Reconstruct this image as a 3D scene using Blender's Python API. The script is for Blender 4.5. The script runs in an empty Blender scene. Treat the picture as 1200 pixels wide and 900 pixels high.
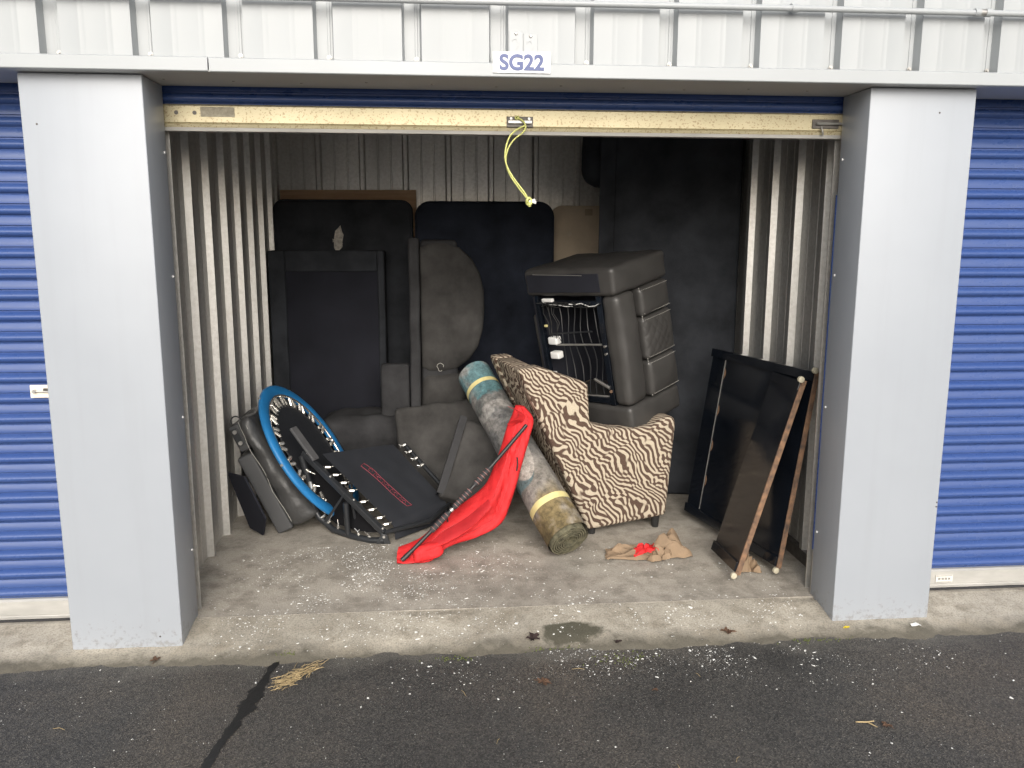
import bpy, bmesh, math, random
from mathutils import Vector, Matrix, noise
rnd = random.Random(7)
scene = bpy.context.scene
col = scene.collection
PI = math.pi

# ------------------------------------------------------------------ camera
CAM = Vector((1.1244, -3.3512, 1.6993)); YAW, PITCH, ROLL, FPX = 0.0833, 0.1729, 0.0016, 961.06
fw = Vector((math.sin(YAW) * math.cos(PITCH), math.cos(YAW) * math.cos(PITCH), -math.sin(PITCH)))
rt = Vector((math.cos(YAW), -math.sin(YAW), 0)); up = rt.cross(fw)
rt, up = rt * math.cos(ROLL) + up * math.sin(ROLL), up * math.cos(ROLL) - rt * math.sin(ROLL)
cd = bpy.data.cameras.new('camera'); cam = bpy.data.objects.new('camera', cd); col.objects.link(cam)
cam.matrix_world = Matrix(((rt.x, up.x, -fw.x, CAM.x), (rt.y, up.y, -fw.y, CAM.y), (rt.z, up.z, -fw.z, CAM.z), (0, 0, 0, 1)))
cd.sensor_width = 36; cd.lens = FPX / 1200 * 36; cd.clip_start = .05; cd.clip_end = 2000
scene.camera = cam

# ------------------------------------------------------------------ sky, sun, exposure
world = bpy.data.worlds.new('World'); scene.world = world; world.use_nodes = True
wn = world.node_tree.nodes; wl = world.node_tree.links
sky = wn.new('ShaderNodeTexSky'); sky.sky_type = 'NISHITA'; sky.sun_disc = False
sky.sun_elevation = math.radians(28); sky.sun_rotation = math.radians(180)
sky.air_density = 1.0; sky.dust_density = 4.0; sky.ozone_density = 1.0
hs = wn.new('ShaderNodeHueSaturation'); hs.inputs['Saturation'].default_value = .45
wl.new(sky.outputs[0], hs.inputs['Color'])
wl.new(hs.outputs[0], wn['Background'].inputs['Color'])
wn['Background'].inputs['Strength'].default_value = 0.15
sl = bpy.data.lights.new('sun', 'SUN'); sl.energy = 1.3; sl.angle = math.radians(50); sl.color = (1, .97, .92)
so = bpy.data.objects.new('sun', sl); col.objects.link(so)
so.rotation_euler = Vector((0.05, math.cos(math.radians(28)), -math.sin(math.radians(28)))).to_track_quat('-Z', 'Y').to_euler()
scene.view_settings.view_transform = 'Standard'; scene.view_settings.look = 'None'
scene.view_settings.exposure = 0.52; scene.view_settings.gamma = 1.0
scene.view_settings.use_curve_mapping = False
scene.cycles.use_denoising = True
scene.cycles.diffuse_bounces = 7; scene.cycles.max_bounces = 12

# ------------------------------------------------------------------ helpers
def at(x, y, Y):
    "the point of the place that the photograph shows at a pixel, at distance Y behind the front of the pillars"
    d = fw + rt * ((x - 600) / FPX) - up * ((y - 450) / FPX)
    return CAM + d * ((Y - CAM.y) / d.y)

def nz(p, s=1.0, seed=0.0):
    return noise.noise(Vector(p) * s + Vector((seed, seed * 1.7, seed * .3)))

INV = {}
def thing(name, label, cat, loc=(0, 0, 0), rot=None, group=None):
    o = bpy.data.objects.new(name, None); o.empty_display_size = .1; col.objects.link(o)
    m = Matrix.Translation(Vector(loc))
    if rot is not None: m = m @ (rot.to_4x4() if isinstance(rot, Matrix) else Matrix.Rotation(rot, 4, 'Z'))
    o.matrix_world = m; INV[o.name] = m.inverted()
    tag(o, label, cat, group)
    return o

def tag(o, label, cat=None, group=None, kind=None):
    if label: o['label'] = label
    if cat: o['category'] = cat
    if group: o['group'] = group
    if kind: o['kind'] = kind
    return o

def basis(ex, ey, ez):
    return Matrix((ex, ey, ez)).transposed()

class MB:
    def __init__(s): s.v = []; s.f = []
    def add(s, v, f):
        b = len(s.v); s.v += [Vector(p) for p in v]; s.f += [tuple(i + b for i in q) for q in f]; return s
    def box(s, x0, x1, y0, y1, z0, z1):
        v = [(x, y, z) for z in (z0, z1) for y in (y0, y1) for x in (x0, x1)]
        return s.add(v, [(0, 2, 3, 1), (4, 5, 7, 6), (0, 1, 5, 4), (2, 6, 7, 3), (0, 4, 6, 2), (1, 3, 7, 5)])
    def tube(s, pts, r, n=8, closed=False, caps=True, flat=1.0):
        pts = [Vector(p) for p in pts]; m = len(pts)
        rad = r if isinstance(r, (list, tuple)) else [r] * m
        T = []
        for i in range(m):
            a = pts[(i - 1) % m] if (closed or i > 0) else pts[i]
            b = pts[(i + 1) % m] if (closed or i < m - 1) else pts[i]
            T.append((b - a).normalized())
        N = T[0].orthogonal().normalized(); vs = []
        for i in range(m):
            N = (N - T[i] * N.dot(T[i])).normalized(); B = T[i].cross(N)
            for k in range(n):
                a = 2 * PI * k / n
                vs.append(pts[i] + (N * math.cos(a) + B * math.sin(a) * flat) * rad[i])
        fs = []
        for i in range(m if closed else m - 1):
            j = (i + 1) % m
            for k in range(n):
                l = (k + 1) % n
                fs.append((i * n + k, i * n + l, j * n + l, j * n + k))
        if caps and not closed:
            fs.append(tuple(range(n - 1, -1, -1))); fs.append(tuple((m - 1) * n + k for k in range(n)))
        return s.add(vs, fs)
    def prism(s, out, o, ex, ey, ez, d):
        "outline (u,v) in the plane o + u*ex + v*ey, thickened by d along ez"
        n = len(out); o, ex, ey, ez = map(Vector, (o, ex, ey, ez))
        v = [o + ex * u + ey * w for u, w in out] + [o + ex * u + ey * w + ez * d for u, w in out]
        f = [tuple(range(n - 1, -1, -1)), tuple(range(n, 2 * n))]
        f += [(i, (i + 1) % n, n + (i + 1) % n, n + i) for i in range(n)]
        return s.add(v, f)
    def grid(s, fn, nu, nv, cu=False, cv=False):
        v = [fn(i / (nu if cu else nu - 1), j / (nv if cv else nv - 1)) for i in range(nu) for j in range(nv)]
        f = []
        for i in range(nu if cu else nu - 1):
            for j in range(nv if cv else nv - 1):
                a, b = (i + 1) % nu, (j + 1) % nv
                f.append((i * nv + j, a * nv + j, a * nv + b, i * nv + b))
        return s.add(v, f)
    def mesh(s, name, smooth=0, bevel=0, seg=2, inv=None, fn=None):
        me = bpy.data.meshes.new(name)
        vs = s.v if inv is None else [inv @ p for p in s.v]
        me.from_pydata([tuple(p) for p in vs], [], s.f)
        bm = bmesh.new(); bm.from_mesh(me)
        bmesh.ops.recalc_face_normals(bm, faces=bm.faces)
        if bevel:
            ed = [e for e in bm.edges if len(e.link_faces) == 2 and e.calc_face_angle(0) > .5]
            bmesh.ops.bevel(bm, geom=ed, offset=bevel, segments=seg, profile=.5, affect='EDGES', clamp_overlap=True)
        if fn:
            for w in bm.verts: w.co = fn(w.co)
        bm.to_mesh(me); bm.free()
        if smooth:
            me.polygons.foreach_set('use_smooth', [True] * len(me.polygons))
            me.set_sharp_from_angle(angle=math.radians(smooth))
        return me
    def build(s, name, mat, parent=None, smooth=0, bevel=0, seg=2, world=True, fn=None):
        inv = None
        if parent is not None and world:
            r = parent
            while r.parent: r = r.parent
            inv = INV[r.name]
        me = s.mesh(name, smooth, bevel, seg, inv, fn)
        return link(name, me, mat, parent)

def link(name, me, mat, parent=None, mtx=None):
    if mat is not None and not me.materials: me.materials.append(mat)
    o = bpy.data.objects.new(name, me); col.objects.link(o)
    if parent is not None: o.parent = parent
    if mtx is not None: o.matrix_local = mtx
    return o

def rbox(x0, x1, y0, y1, z0, z1, r=.03, step=.05, puff=(0, 0, 0), wob=0, ws=5, seed=0, fn=None, mx=26):
    "a rounded, slightly uneven padded block"
    mb = MB(); c = Vector(((x0 + x1) / 2, (y0 + y1) / 2, (z0 + z1) / 2)); h = Vector(((x1 - x0) / 2, (y1 - y0) / 2, (z1 - z0) / 2))
    bm = bmesh.new(); vmap = {}
    def axis(hh):
        n = max(2, min(mx, int(2 * hh / step)))
        inner = [-(hh - r) + 2 * (hh - r) * k / n for k in range(n + 1)]
        q = [r * .3, r * .7]
        return [-hh, -hh + q[0], -hh + q[1]] + inner + [hh - q[1], hh - q[0], hh]
    A = [axis(h.x), axis(h.y), axis(h.z)]
    def vert(p):
        k = tuple(round(t, 5) for t in p)
        if k in vmap: return vmap[k]
        q = Vector(p); inn = Vector([max(-(h[i] - r), min(h[i] - r, q[i])) for i in range(3)]); d = q - inn
        if d.length > 1e-9: d = d.normalized() * r
        w = inn + d
        u = [w[i] / h[i] for i in range(3)]
        for i in range(3):
            if puff[i]:
                j, l = (i + 1) % 3, (i + 2) % 3
                w[i] += puff[i] * max(0, 1 - u[j] ** 2) * max(0, 1 - u[l] ** 2) * u[i]
        w = w + c
        if wob:
            w += Vector((nz(w, ws, seed), nz(w, ws, seed + 9), nz(w, ws, seed + 23))) * wob
        if fn: w = fn(w)
        vmap[k] = len(mb.v); mb.v.append(w); return vmap[k]
    for ax in range(3):
        b, d = (ax + 1) % 3, (ax + 2) % 3
        for sgn in (-1, 1):
            for i in range(len(A[b]) - 1):
                for j in range(len(A[d]) - 1):
                    qs = []
                    for (ii, jj) in ((i, j), (i + 1, j), (i + 1, j + 1), (i, j + 1)):
                        p = [0, 0, 0]; p[ax] = sgn * h[ax]; p[b] = A[b][ii]; p[d] = A[d][jj]; qs.append(vert(p))
                    if len(set(qs)) == 4: mb.f.append(tuple(qs if sgn > 0 else qs[::-1]))
    return mb

# ------------------------------------------------------------------ materials
def new_mat(name):
    m = bpy.data.materials.new(name); m.use_nodes = True
    nt = m.node_tree; b = nt.nodes['Principled BSDF']
    return m, nt, b
def N(nt, t, **kw):
    n = nt.nodes.new(t)
    for k, v in kw.items():
        if k in n.inputs: n.inputs[k].default_value = v
        else: setattr(n, k, v)
    return n
def ramp(nt, fac, stops, interp='LINEAR'):
    r = nt.nodes.new('ShaderNodeValToRGB'); r.color_ramp.interpolation = interp
    e = r.color_ramp.elements
    while len(e) < len(stops): e.new(.5)
    for i, (p, c) in enumerate(stops):
        e[i].position = p; e[i].color = (*c, 1) if len(c) == 3 else c
    nt.links.new(fac, r.inputs[0]); return r.outputs[0]
def mixc(nt, fac, a, b, mode='MIX'):
    m = nt.nodes.new('ShaderNodeMix'); m.data_type = 'RGBA'; m.blend_type = mode
    for s, v in ((0, fac), (6, a), (7, b)):
        if isinstance(v, (int, float)): m.inputs[s].default_value = v
        elif isinstance(v, tuple): m.inputs[s].default_value = (*v, 1)
        else: nt.links.new(v, m.inputs[s])
    return m.outputs[2]
def math_n(nt, op, a, b=None):
    m = nt.nodes.new('ShaderNodeMath'); m.operation = op
    for i, v in enumerate((a, b)):
        if v is None: continue
        if isinstance(v, (int, float)): m.inputs[i].default_value = v
        else: nt.links.new(v, m.inputs[i])
    return m.outputs[0]
def coord(nt, scale=(1, 1, 1), rot=(0, 0, 0), which='Object'):
    tc = nt.nodes.new('ShaderNodeTexCoord'); mp = nt.nodes.new('ShaderNodeMapping')
    mp.inputs['Scale'].default_value = scale; mp.inputs['Rotation'].default_value = rot
    nt.links.new(tc.outputs[which], mp.inputs[0]); return mp.outputs[0]
def noi(nt, vec, scale, detail=4, rough=.6, dist=0):
    n = N(nt, 'ShaderNodeTexNoise', Scale=scale, Detail=detail, Roughness=rough, Distortion=dist)
    nt.links.new(vec, n.inputs['Vector']); return n.outputs['Fac']
def bump(nt, b, h, strength=.3, dist=.01):
    n = N(nt, 'ShaderNodeBump', Strength=strength, Distance=dist)
    nt.links.new(h, n.inputs['Height']); nt.links.new(n.outputs[0], b.inputs['Normal'])

def simple(name, c, rough=.6, metal=0, var=.25, vs=6, bs=0, bst=.15, bd=.004, stretch=(1, 1, 1), spec=.5, c2=None, rvar=.1):
    "base colour with large soft variation, fine grain and bump"
    m, nt, b = new_mat(name)
    v = coord(nt, stretch)
    n1 = noi(nt, v, vs, 5, .6)
    lo = c2 if c2 else tuple(x * (1 - var) for x in c); hi = tuple(min(1, x * (1 + var * .6)) for x in c)
    nt.links.new(ramp(nt, n1, [(.3, lo), (.7, hi)]), b.inputs['Base Color'])
    n2 = noi(nt, v, vs * 4, 3)
    rr = N(nt, 'ShaderNodeMapRange'); nt.links.new(n2, rr.inputs[0])
    rr.inputs[3].default_value = max(0, rough - rvar); rr.inputs[4].default_value = min(1, rough + rvar)
    nt.links.new(rr.outputs[0], b.inputs['Roughness'])
    b.inputs['Metallic'].default_value = metal; b.inputs['Specular IOR Level'].default_value = spec
    if bs: bump(nt, b, noi(nt, v, bs, 3), bst, bd)
    return m

MAT = {}
MAT['pillar'] = simple('pillar_paint', (.385, .41, .445), .42, var=.05, vs=1.3, bs=2.2, bst=.06, bd=.02)
MAT['white'] = simple('white_colour_steel', (.37, .39, .40), .4, var=.06, vs=2, bs=3, bst=.08, bd=.02, stretch=(1, 1, .3))
MAT['soffit'] = simple('soffit_steel', (.5, .5, .49), .5, var=.1, vs=2)
MAT['blue'] = simple('blue_steel', (.045, .082, .25), .25, var=.14, vs=2, stretch=(.5, 1, 1.5), bs=9, bst=.05, rvar=.12)
MAT['cream'] = None
# blue slats: each one faded and dusted a little differently
m, nt, b = new_mat('faded_blue_steel'); v = coord(nt, (.5, 1, 1.5)); oi = nt.nodes.new('ShaderNodeObjectInfo')
c0 = ramp(nt, noi(nt, v, 2.5, 5), [(.3, (.028, .062, .20)), (.7, (.042, .085, .26))])
c0 = mixc(nt, math_n(nt, 'MULTIPLY', oi.outputs['Random'], .25), c0, (.06, .10, .235))
c0 = mixc(nt, ramp(nt, noi(nt, coord(nt, (.25, 1, 3)), 9, 6, .7), [(.52, (0, 0, 0)), (.75, (.22, .22, .22))]), c0, (.17, .19, .25))
nt.links.new(c0, b.inputs['Base Color']); nt.links.new(ramp(nt, noi(nt, v, 14, 4), [(.3, (.2, .2, .2)), (.7, (.42, .42, .42))]), b.inputs['Roughness'])
bump(nt, b, noi(nt, coord(nt, (.2, 1, 1)), 7, 3), .06, .02); MAT['blue'] = m
# pillar paint with faint streaks and splashed dirt low down
m, nt, b = new_mat('grey_pillar_paint'); v = coord(nt); sp3 = nt.nodes.new('ShaderNodeSeparateXYZ'); nt.links.new(v, sp3.inputs[0])
c0 = ramp(nt, noi(nt, v, 1.3, 4), [(.3, (.315, .338, .37)), (.7, (.345, .368, .40))])
c0 = mixc(nt, ramp(nt, noi(nt, coord(nt, (9, 9, .5)), 1.6, 5, .65), [(.5, (0, 0, 0)), (.75, (.16, .16, .16))]), c0, (.26, .275, .29))
sd = math_n(nt, 'SUBTRACT', noi(nt, v, 38, 4, .7), math_n(nt, 'MULTIPLY', sp3.outputs[2], 1.1))
c0 = mixc(nt, ramp(nt, sd, [(.47, (0, 0, 0)), (.60, (.55, .55, .55))]), c0, (.20, .19, .17))
nt.links.new(c0, b.inputs['Base Color']); b.inputs['Roughness'].default_value = .4
bump(nt, b, noi(nt, v, 2.4, 2), .10, .03); MAT['pillar'] = m
MAT['dark_steel'] = simple('dark_steel', (.12, .11, .10), .5, metal=.5, var=.4, vs=30)
MAT['steel'] = simple('plain_steel', (.42, .41, .39), .4, metal=.7, var=.2, vs=15)
MAT['chrome'] = simple('zinc_spring_steel', (.85, .83, .78), .22, metal=.9, var=.1, vs=20)
MAT['black_metal'] = simple('black_powder_coat', (.022, .024, .027), .38, var=.2, vs=8)
MAT['black_panel'] = simple('black_panel_paint', (.007, .009, .013), .16, var=.4, vs=3, bs=5, bst=.05, bd=.02)
MAT['black_plastic'] = simple('black_plastic', (.02, .02, .02), .45, var=.2, vs=9)
MAT['rubber'] = simple('black_rubber_foam', (.03, .03, .032), .8, var=.2, vs=30, bs=200, bst=.2, bd=.002)
MAT['mat_cloth'] = simple('black_woven_mat', (.019, .021, .026), .62, var=.15, vs=6, bs=300, bst=.25, bd=.002)
MAT['black_fabric'] = simple('black_upholstery', (.033, .036, .042), .9, var=.55, vs=4, bs=90, bst=.25, bd=.004, spec=.2)
MAT['navy_fabric'] = simple('blue_black_upholstery', (.024, .029, .043), .9, var=.5, vs=4, bs=90, bst=.25, bd=.004, spec=.2)
MAT['dust_cloth'] = simple('dust_cover_cloth', (.021, .022, .029), .95, var=.25, vs=3, bs=120, bst=.2, bd=.003, spec=.15)
MAT['charcoal'] = simple('charcoal_fabric', (.053, .051, .049), .95, var=.5, vs=5, bs=140, bst=.35, bd=.004, spec=.2)
MAT['charcoal2'] = simple('dark_charcoal_fabric', (.041, .041, .043), .95, var=.5, vs=5, bs=140, bst=.35, bd=.004, spec=.2)
MAT['leather'] = simple('black_leather', (.048, .046, .044), .42, var=.2, vs=7, bs=120, bst=.18, bd=.003)
MAT['leather2'] = simple('creased_black_leather', (.05, .05, .05), .42, var=.2, vs=7, bs=30, bst=.5, bd=.008)
MAT['grey_vinyl'] = simple('grey_vinyl', (.055, .056, .058), .6, var=.15, vs=5, bs=80, bst=.1)
MAT['thread'] = simple('pale_thread', (.38, .37, .34), .8, var=.1)
MAT['beige'] = simple('beige_board', (.52, .43, .32), .75, var=.2, vs=4)
MAT['blue_pad'] = simple('blue_vinyl_pad', (.02, .19, .46), .42, var=.18, vs=7, bs=20, bst=.12, bd=.006)
MAT['red'] = simple('red_nylon', (.58, .022, .025), .7, var=.25, vs=6, bs=22, bst=.6, bd=.012, spec=.3)
MAT['red_inside'] = simple('red_nylon_lining', (.5, .02, .025), .65, var=.2, vs=8, bs=20, bst=.4, bd=.01)
MAT['rust'] = simple('rusty_steel', (.22, .125, .07), .8, metal=.1, var=.5, vs=25, bs=80, bst=.4, c2=(.07, .05, .04))
MAT['castor'] = simple('ivory_nylon_wheel', (.48, .44, .33), .5, var=.15, vs=40)
MAT['white_plastic'] = simple('white_plastic', (.75, .75, .73), .4, var=.06)
MAT['sign_white'] = simple('sign_face', (.82, .83, .84), .35, var=.02)
MAT['sign_navy'] = simple('navy_lettering', (.05, .075, .21), .4, var=.05)
MAT['rope'] = simple('yellow_green_rope', (.62, .63, .22), .75, var=.15, vs=60, bs=400, bst=.4)
MAT['kraft'] = simple('kraft_paper', (.25, .175, .11), .85, var=.2, vs=14, bs=40, bst=.4, bd=.006)
MAT['tape'] = simple('yellow_tape', (.66, .58, .27), .5, var=.15, vs=20)
MAT['green'] = simple('green_paint', (.02, .13, .07), .6)
MAT['mark_red'] = simple('red_print', (.26, .03, .05), .7, var=.3, vs=30)
MAT['lint'] = simple('torn_lining', (.5, .47, .42), .9, var=.4, vs=60, bs=120, bst=.5)
MAT['bits'] = simple('white_plaster_crumbs', (.75, .75, .72), .8, var=.15, vs=30)
MAT['straw'] = simple('dry_grass', (.42, .32, .17), .9, var=.3, vs=40)
MAT['leaf_brown'] = simple('dead_leaf', (.11, .06, .035), .85, var=.35, vs=40)
MAT['leaf_dark'] = simple('dark_dead_leaf', (.035, .02, .018), .85, var=.35, vs=40)
MAT['petal'] = simple('yellow_petal', (.7, .55, .03), .6)
MAT['moss'] = simple('moss', (.09, .11, .025), .95, var=.4, vs=60, bs=200, bst=.6)

# speckled cream rail
m, nt, b = new_mat('speckled_cream_rail'); v = coord(nt)
base = ramp(nt, noi(nt, v, 3, 4), [(.3, (.37, .325, .20)), (.7, (.48, .425, .28))])
sp = ramp(nt, noi(nt, v, 130, 2, .5), [(.36, (1, 1, 1)), (.41, (0, 0, 0))])
nt.links.new(mixc(nt, math_n(nt, 'MULTIPLY', sp, .75), base, (.22, .16, .08)), b.inputs['Base Color'])
b.inputs['Roughness'].default_value = .35; b.inputs['Metallic'].default_value = .35; MAT['cream'] = m

# galvanised sheet
m, nt, b = new_mat('galvanised_sheet'); v = coord(nt); v2 = coord(nt, (1, 1, .12))
sp = noi(nt, v, 45, 3, .6)
st = noi(nt, v2, 6, 5, .65)
c1 = ramp(nt, st, [(.25, (.55, .54, .515)), (.75, (.80, .785, .75))])
nt.links.new(mixc(nt, ramp(nt, sp, [(.35, (.3, .3, .3)), (.6, (0, 0, 0))]), c1, (.36, .34, .30)), b.inputs['Base Color'])
b.inputs['Metallic'].default_value = .8; b.inputs['Roughness'].default_value = .40; bump(nt, b, sp, .03, .002); MAT['galv'] = m

# timber
m, nt, b = new_mat('brown_plywood'); v = coord(nt, (3, 3, 40)); n1 = noi(nt, v, 1.2, 5, .6, .4)
nt.links.new(ramp(nt, n1, [(.3, (.46, .28, .16)), (.7, (.62, .42, .26))]), b.inputs['Base Color']); b.inputs['Roughness'].default_value = .7; MAT['wood'] = m

# zebra print
m, nt, b = new_mat('zebra_print'); v = coord(nt)
wn1 = N(nt, 'ShaderNodeTexNoise', Scale=7.0, Detail=1.0, Roughness=.4); nt.links.new(v, wn1.inputs['Vector'])
vm = nt.nodes.new('ShaderNodeVectorMath'); vm.operation = 'MULTIPLY_ADD'
nt.links.new(wn1.outputs['Color'], vm.inputs[0]); vm.inputs[1].default_value = (.085, .085, .085); nt.links.new(v, vm.inputs[2])
gb_ = nt.nodes.new('ShaderNodeTexGabor'); gb_.gabor_type = '3D'
gb_.inputs['Scale'].default_value = 6.5; gb_.inputs['Frequency'].default_value = 6.8; gb_.inputs['Anisotropy'].default_value = .68
gb_.inputs['Orientation 3D'].default_value = (.45, .1, .9)
nt.links.new(vm.outputs[0], gb_.inputs['Vector'])
pat = ramp(nt, gb_.outputs['Value'], [(.49, (0, 0, 0)), (.535, (1, 1, 1))])
fuzz = noi(nt, v, 160, 2)
cr = ramp(nt, fuzz, [(.3, (.40, .34, .255)), (.7, (.53, .46, .36))]); br = ramp(nt, fuzz, [(.3, (.065, .04, .03)), (.7, (.115, .075, .056))])
nt.links.new(mixc(nt, pat, br, cr), b.inputs['Base Color']); b.inputs['Roughness'].default_value = .92; b.inputs['Specular IOR Level'].default_value = .2
bump(nt, b, math_n(nt, 'ADD', math_n(nt, 'MULTIPLY', pat, .5), fuzz), .3, .003); MAT['zebra'] = m

# rolled vinyl / rug, z runs along the roll (bottom 0)
m, nt, b = new_mat('stained_rug_backing'); tc = nt.nodes.new('ShaderNodeTexCoord'); v = tc.outputs['Object']
sx = nt.nodes.new('ShaderNodeSeparateXYZ'); nt.links.new(v, sx.inputs[0])
wob = noi(nt, v, 3.2, 3); zz = math_n(nt, 'ADD', sx.outputs[2], math_n(nt, 'MULTIPLY', math_n(nt, 'SUBTRACT', wob, .5), .62))
zz = math_n(nt, 'DIVIDE', zz, 1.36)
g = ramp(nt, zz, [(.0, (.12, .09, .04)), (.10, (.25, .19, .09)), (.17, (.24, .22, .19)), (.36, (.15, .145, .135)), (.375, (.14, .135, .13)), (.50, (.13, .13, .125)), (.515, (.11, .115, .115)), (.54, (.12, .12, .12)), (.63, (.13, .13, .13)), (.645, (.33, .32, .30)), (.70, (.30, .29, .28)), (.715, (.115, .12, .115)), (.80, (.125, .125, .125)), (.815, (.09, .20, .22)), (.93, (.14, .25, .27)), (.955, (.30, .31, .30))])
def ell(x0, z0, a, b2, sh):
    zx = math_n(nt, 'SUBTRACT', sx.outputs[2], z0); xx = math_n(nt, 'SUBTRACT', math_n(nt, 'SUBTRACT', sx.outputs[0], x0), math_n(nt, 'MULTIPLY', zx, sh))
    e = math_n(nt, 'ADD', math_n(nt, 'POWER', math_n(nt, 'ABSOLUTE', math_n(nt, 'DIVIDE', xx, a)), 2.0), math_n(nt, 'POWER', math_n(nt, 'ABSOLUTE', math_n(nt, 'DIVIDE', zx, b2)), 2.0))
    return ramp(nt, e, [(.9, (1, 1, 1)), (1.0, (0, 0, 0))])
g = mixc(nt, ell(-.075, .50, .075, .17, .05), g, (.10, .16, .17))
g = mixc(nt, ell(-.045, .52, .062, .16, .12), g, (.40, .37, .33))
gr = noi(nt, v, 30, 6, .75); blot = noi(nt, v, 7, 4)
g2 = mixc(nt, ramp(nt, blot, [(.48, (0, 0, 0)), (.62, (.6, .6, .6))]), g, (.29, .27, .25))
nt.links.new(mixc(nt, 1.0, g2, ramp(nt, gr, [(.3, (.3, .3, .3)), (.65, (1.15, 1.15, 1.15))]), 'MULTIPLY'), b.inputs['Base Color']); b.inputs['Roughness'].default_value = .85; bump(nt, b, gr, .4, .006); MAT['rug'] = m
MAT['rug_edge'] = simple('rug_cut_edge', (.13, .12, .075), .9, var=.6, vs=30, bs=80, bst=.6, bd=.006)

# concrete floor / apron
def concrete(name, c, stain, wet=None, agg=.5):
    m, nt, b = new_mat(name); v = coord(nt)
    big = noi(nt, v, 1.6, 6, .65, .4); mid = noi(nt, v, 9, 5, .65); fine = noi(nt, v, 140, 3, .6)
    c0 = ramp(nt, big, [(.28, tuple(x * .60 for x in c)), (.5, c), (.75, tuple(min(1, x * 1.28) for x in c))])
    c1 = mixc(nt, ramp(nt, mid, [(.46, (0, 0, 0)), (.66, (.8, .8, .8))]), c0, stain)
    c2 = mixc(nt, agg, c1, ramp(nt, fine, [(.3, (.45, .45, .45)), (.55, (1, 1, 1)), (.75, (1.0, .98, .92))]), 'MULTIPLY')
    if wet:
        sep = nt.nodes.new('ShaderNodeSeparateXYZ'); nt.links.new(v, sep.inputs[0]); tot = None
        for (wx, wy, rx, ry) in wet:
            dx = math_n(nt, 'DIVIDE', math_n(nt, 'SUBTRACT', sep.outputs[0], wx), rx); dy = math_n(nt, 'DIVIDE', math_n(nt, 'SUBTRACT', sep.outputs[1], wy), ry)
            d = math_n(nt, 'ADD', math_n(nt, 'MULTIPLY', dx, dx), math_n(nt, 'MULTIPLY', dy, dy))
            d = math_n(nt, 'ADD', d, math_n(nt, 'MULTIPLY', math_n(nt, 'SUBTRACT', mid, .5), 2.4))
            tot = d if tot is None else math_n(nt, 'MINIMUM', tot, d)
        k = ramp(nt, tot, [(.55, (1, 1, 1)), (.95, (0, 0, 0))])
        c2 = mixc(nt, k, c2, mixc(nt, fine, (.045, .045, .03), (.14, .13, .10)))
    if wet:                                   # grime washed against the asphalt edge
        e = math_n(nt, 'ADD', sep.outputs[1], math_n(nt, 'MULTIPLY', math_n(nt, 'SUBTRACT', mid, .5), .22))
        c2 = mixc(nt, ramp(nt, math_n(nt, 'ADD', e, .2), [(.10, (.85, .85, .85)), (.19, (0, 0, 0))]), c2, (.075, .068, .052))
    nt.links.new(c2, b.inputs['Base Color']); b.inputs['Roughness'].default_value = .9; b.inputs['Specular IOR Level'].default_value = .25
    bump(nt, b, math_n(nt, 'ADD', fine, mid), .35, .004); return m
MAT['floor'] = concrete('concrete_floor', (.42, .385, .33), (.24, .215, .18))
MAT['apron'] = concrete('concrete_apron', (.43, .395, .33), (.26, .23, .18), wet=[(1.67, -.01, .16, .085)], agg=.75)

# asphalt
m, nt, b = new_mat('asphalt'); v = coord(nt)
big = noi(nt, v, .9, 5, .6, .3); vo = N(nt, 'ShaderNodeTexVoronoi', Scale=190.0); nt.links.new(v, vo.inputs['Vector'])
fine = noi(nt, v, 95, 3, .65); stones = noi(nt, v, 130, 2, .5)
c0 = ramp(nt, big, [(.3, (.042, .042, .042)), (.5, (.066, .064, .061)), (.74, (.098, .086, .074))])
c1 = mixc(nt, 1.0, c0, ramp(nt, vo.outputs['Color'], [(.15, (.5, .5, .5)), (.55, (1, 1, 1)), (.9, (1.7, 1.63, 1.5))]), 'MULTIPLY')
sep = nt.nodes.new('ShaderNodeSeparateXYZ'); nt.links.new(v, sep.inputs[0])
du = math_n(nt, 'ADD', sep.outputs[1], math_n(nt, 'MULTIPLY', math_n(nt, 'SUBTRACT', noi(nt, v, 4, 5, .65), .5), .55))
c1 = mixc(nt, ramp(nt, math_n(nt, 'ADD', du, .5), [(.28, (0, 0, 0)), (.44, (.55, .55, .55))]), c1, (.17, .16, .14))
c2 = mixc(nt, ramp(nt, stones, [(.62, (0, 0, 0)), (.70, (.7, .7, .7))]), c1, (.22, .21, .19))
nt.links.new(c2, b.inputs['Base Color'])
nt.links.new(ramp(nt, big, [(.3, (.55, .55, .55)), (.7, (.85, .85, .85))]), b.inputs['Roughness']); b.inputs['Specular IOR Level'].default_value = .35
bump(nt, b, math_n(nt, 'ADD', vo.outputs['Distance'], fine), .7, .006); MAT['asphalt'] = m
MAT['tar'] = simple('crack_tar', (.012, .012, .012), .5, var=.3, vs=20, bs=60, bst=.4)

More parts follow.
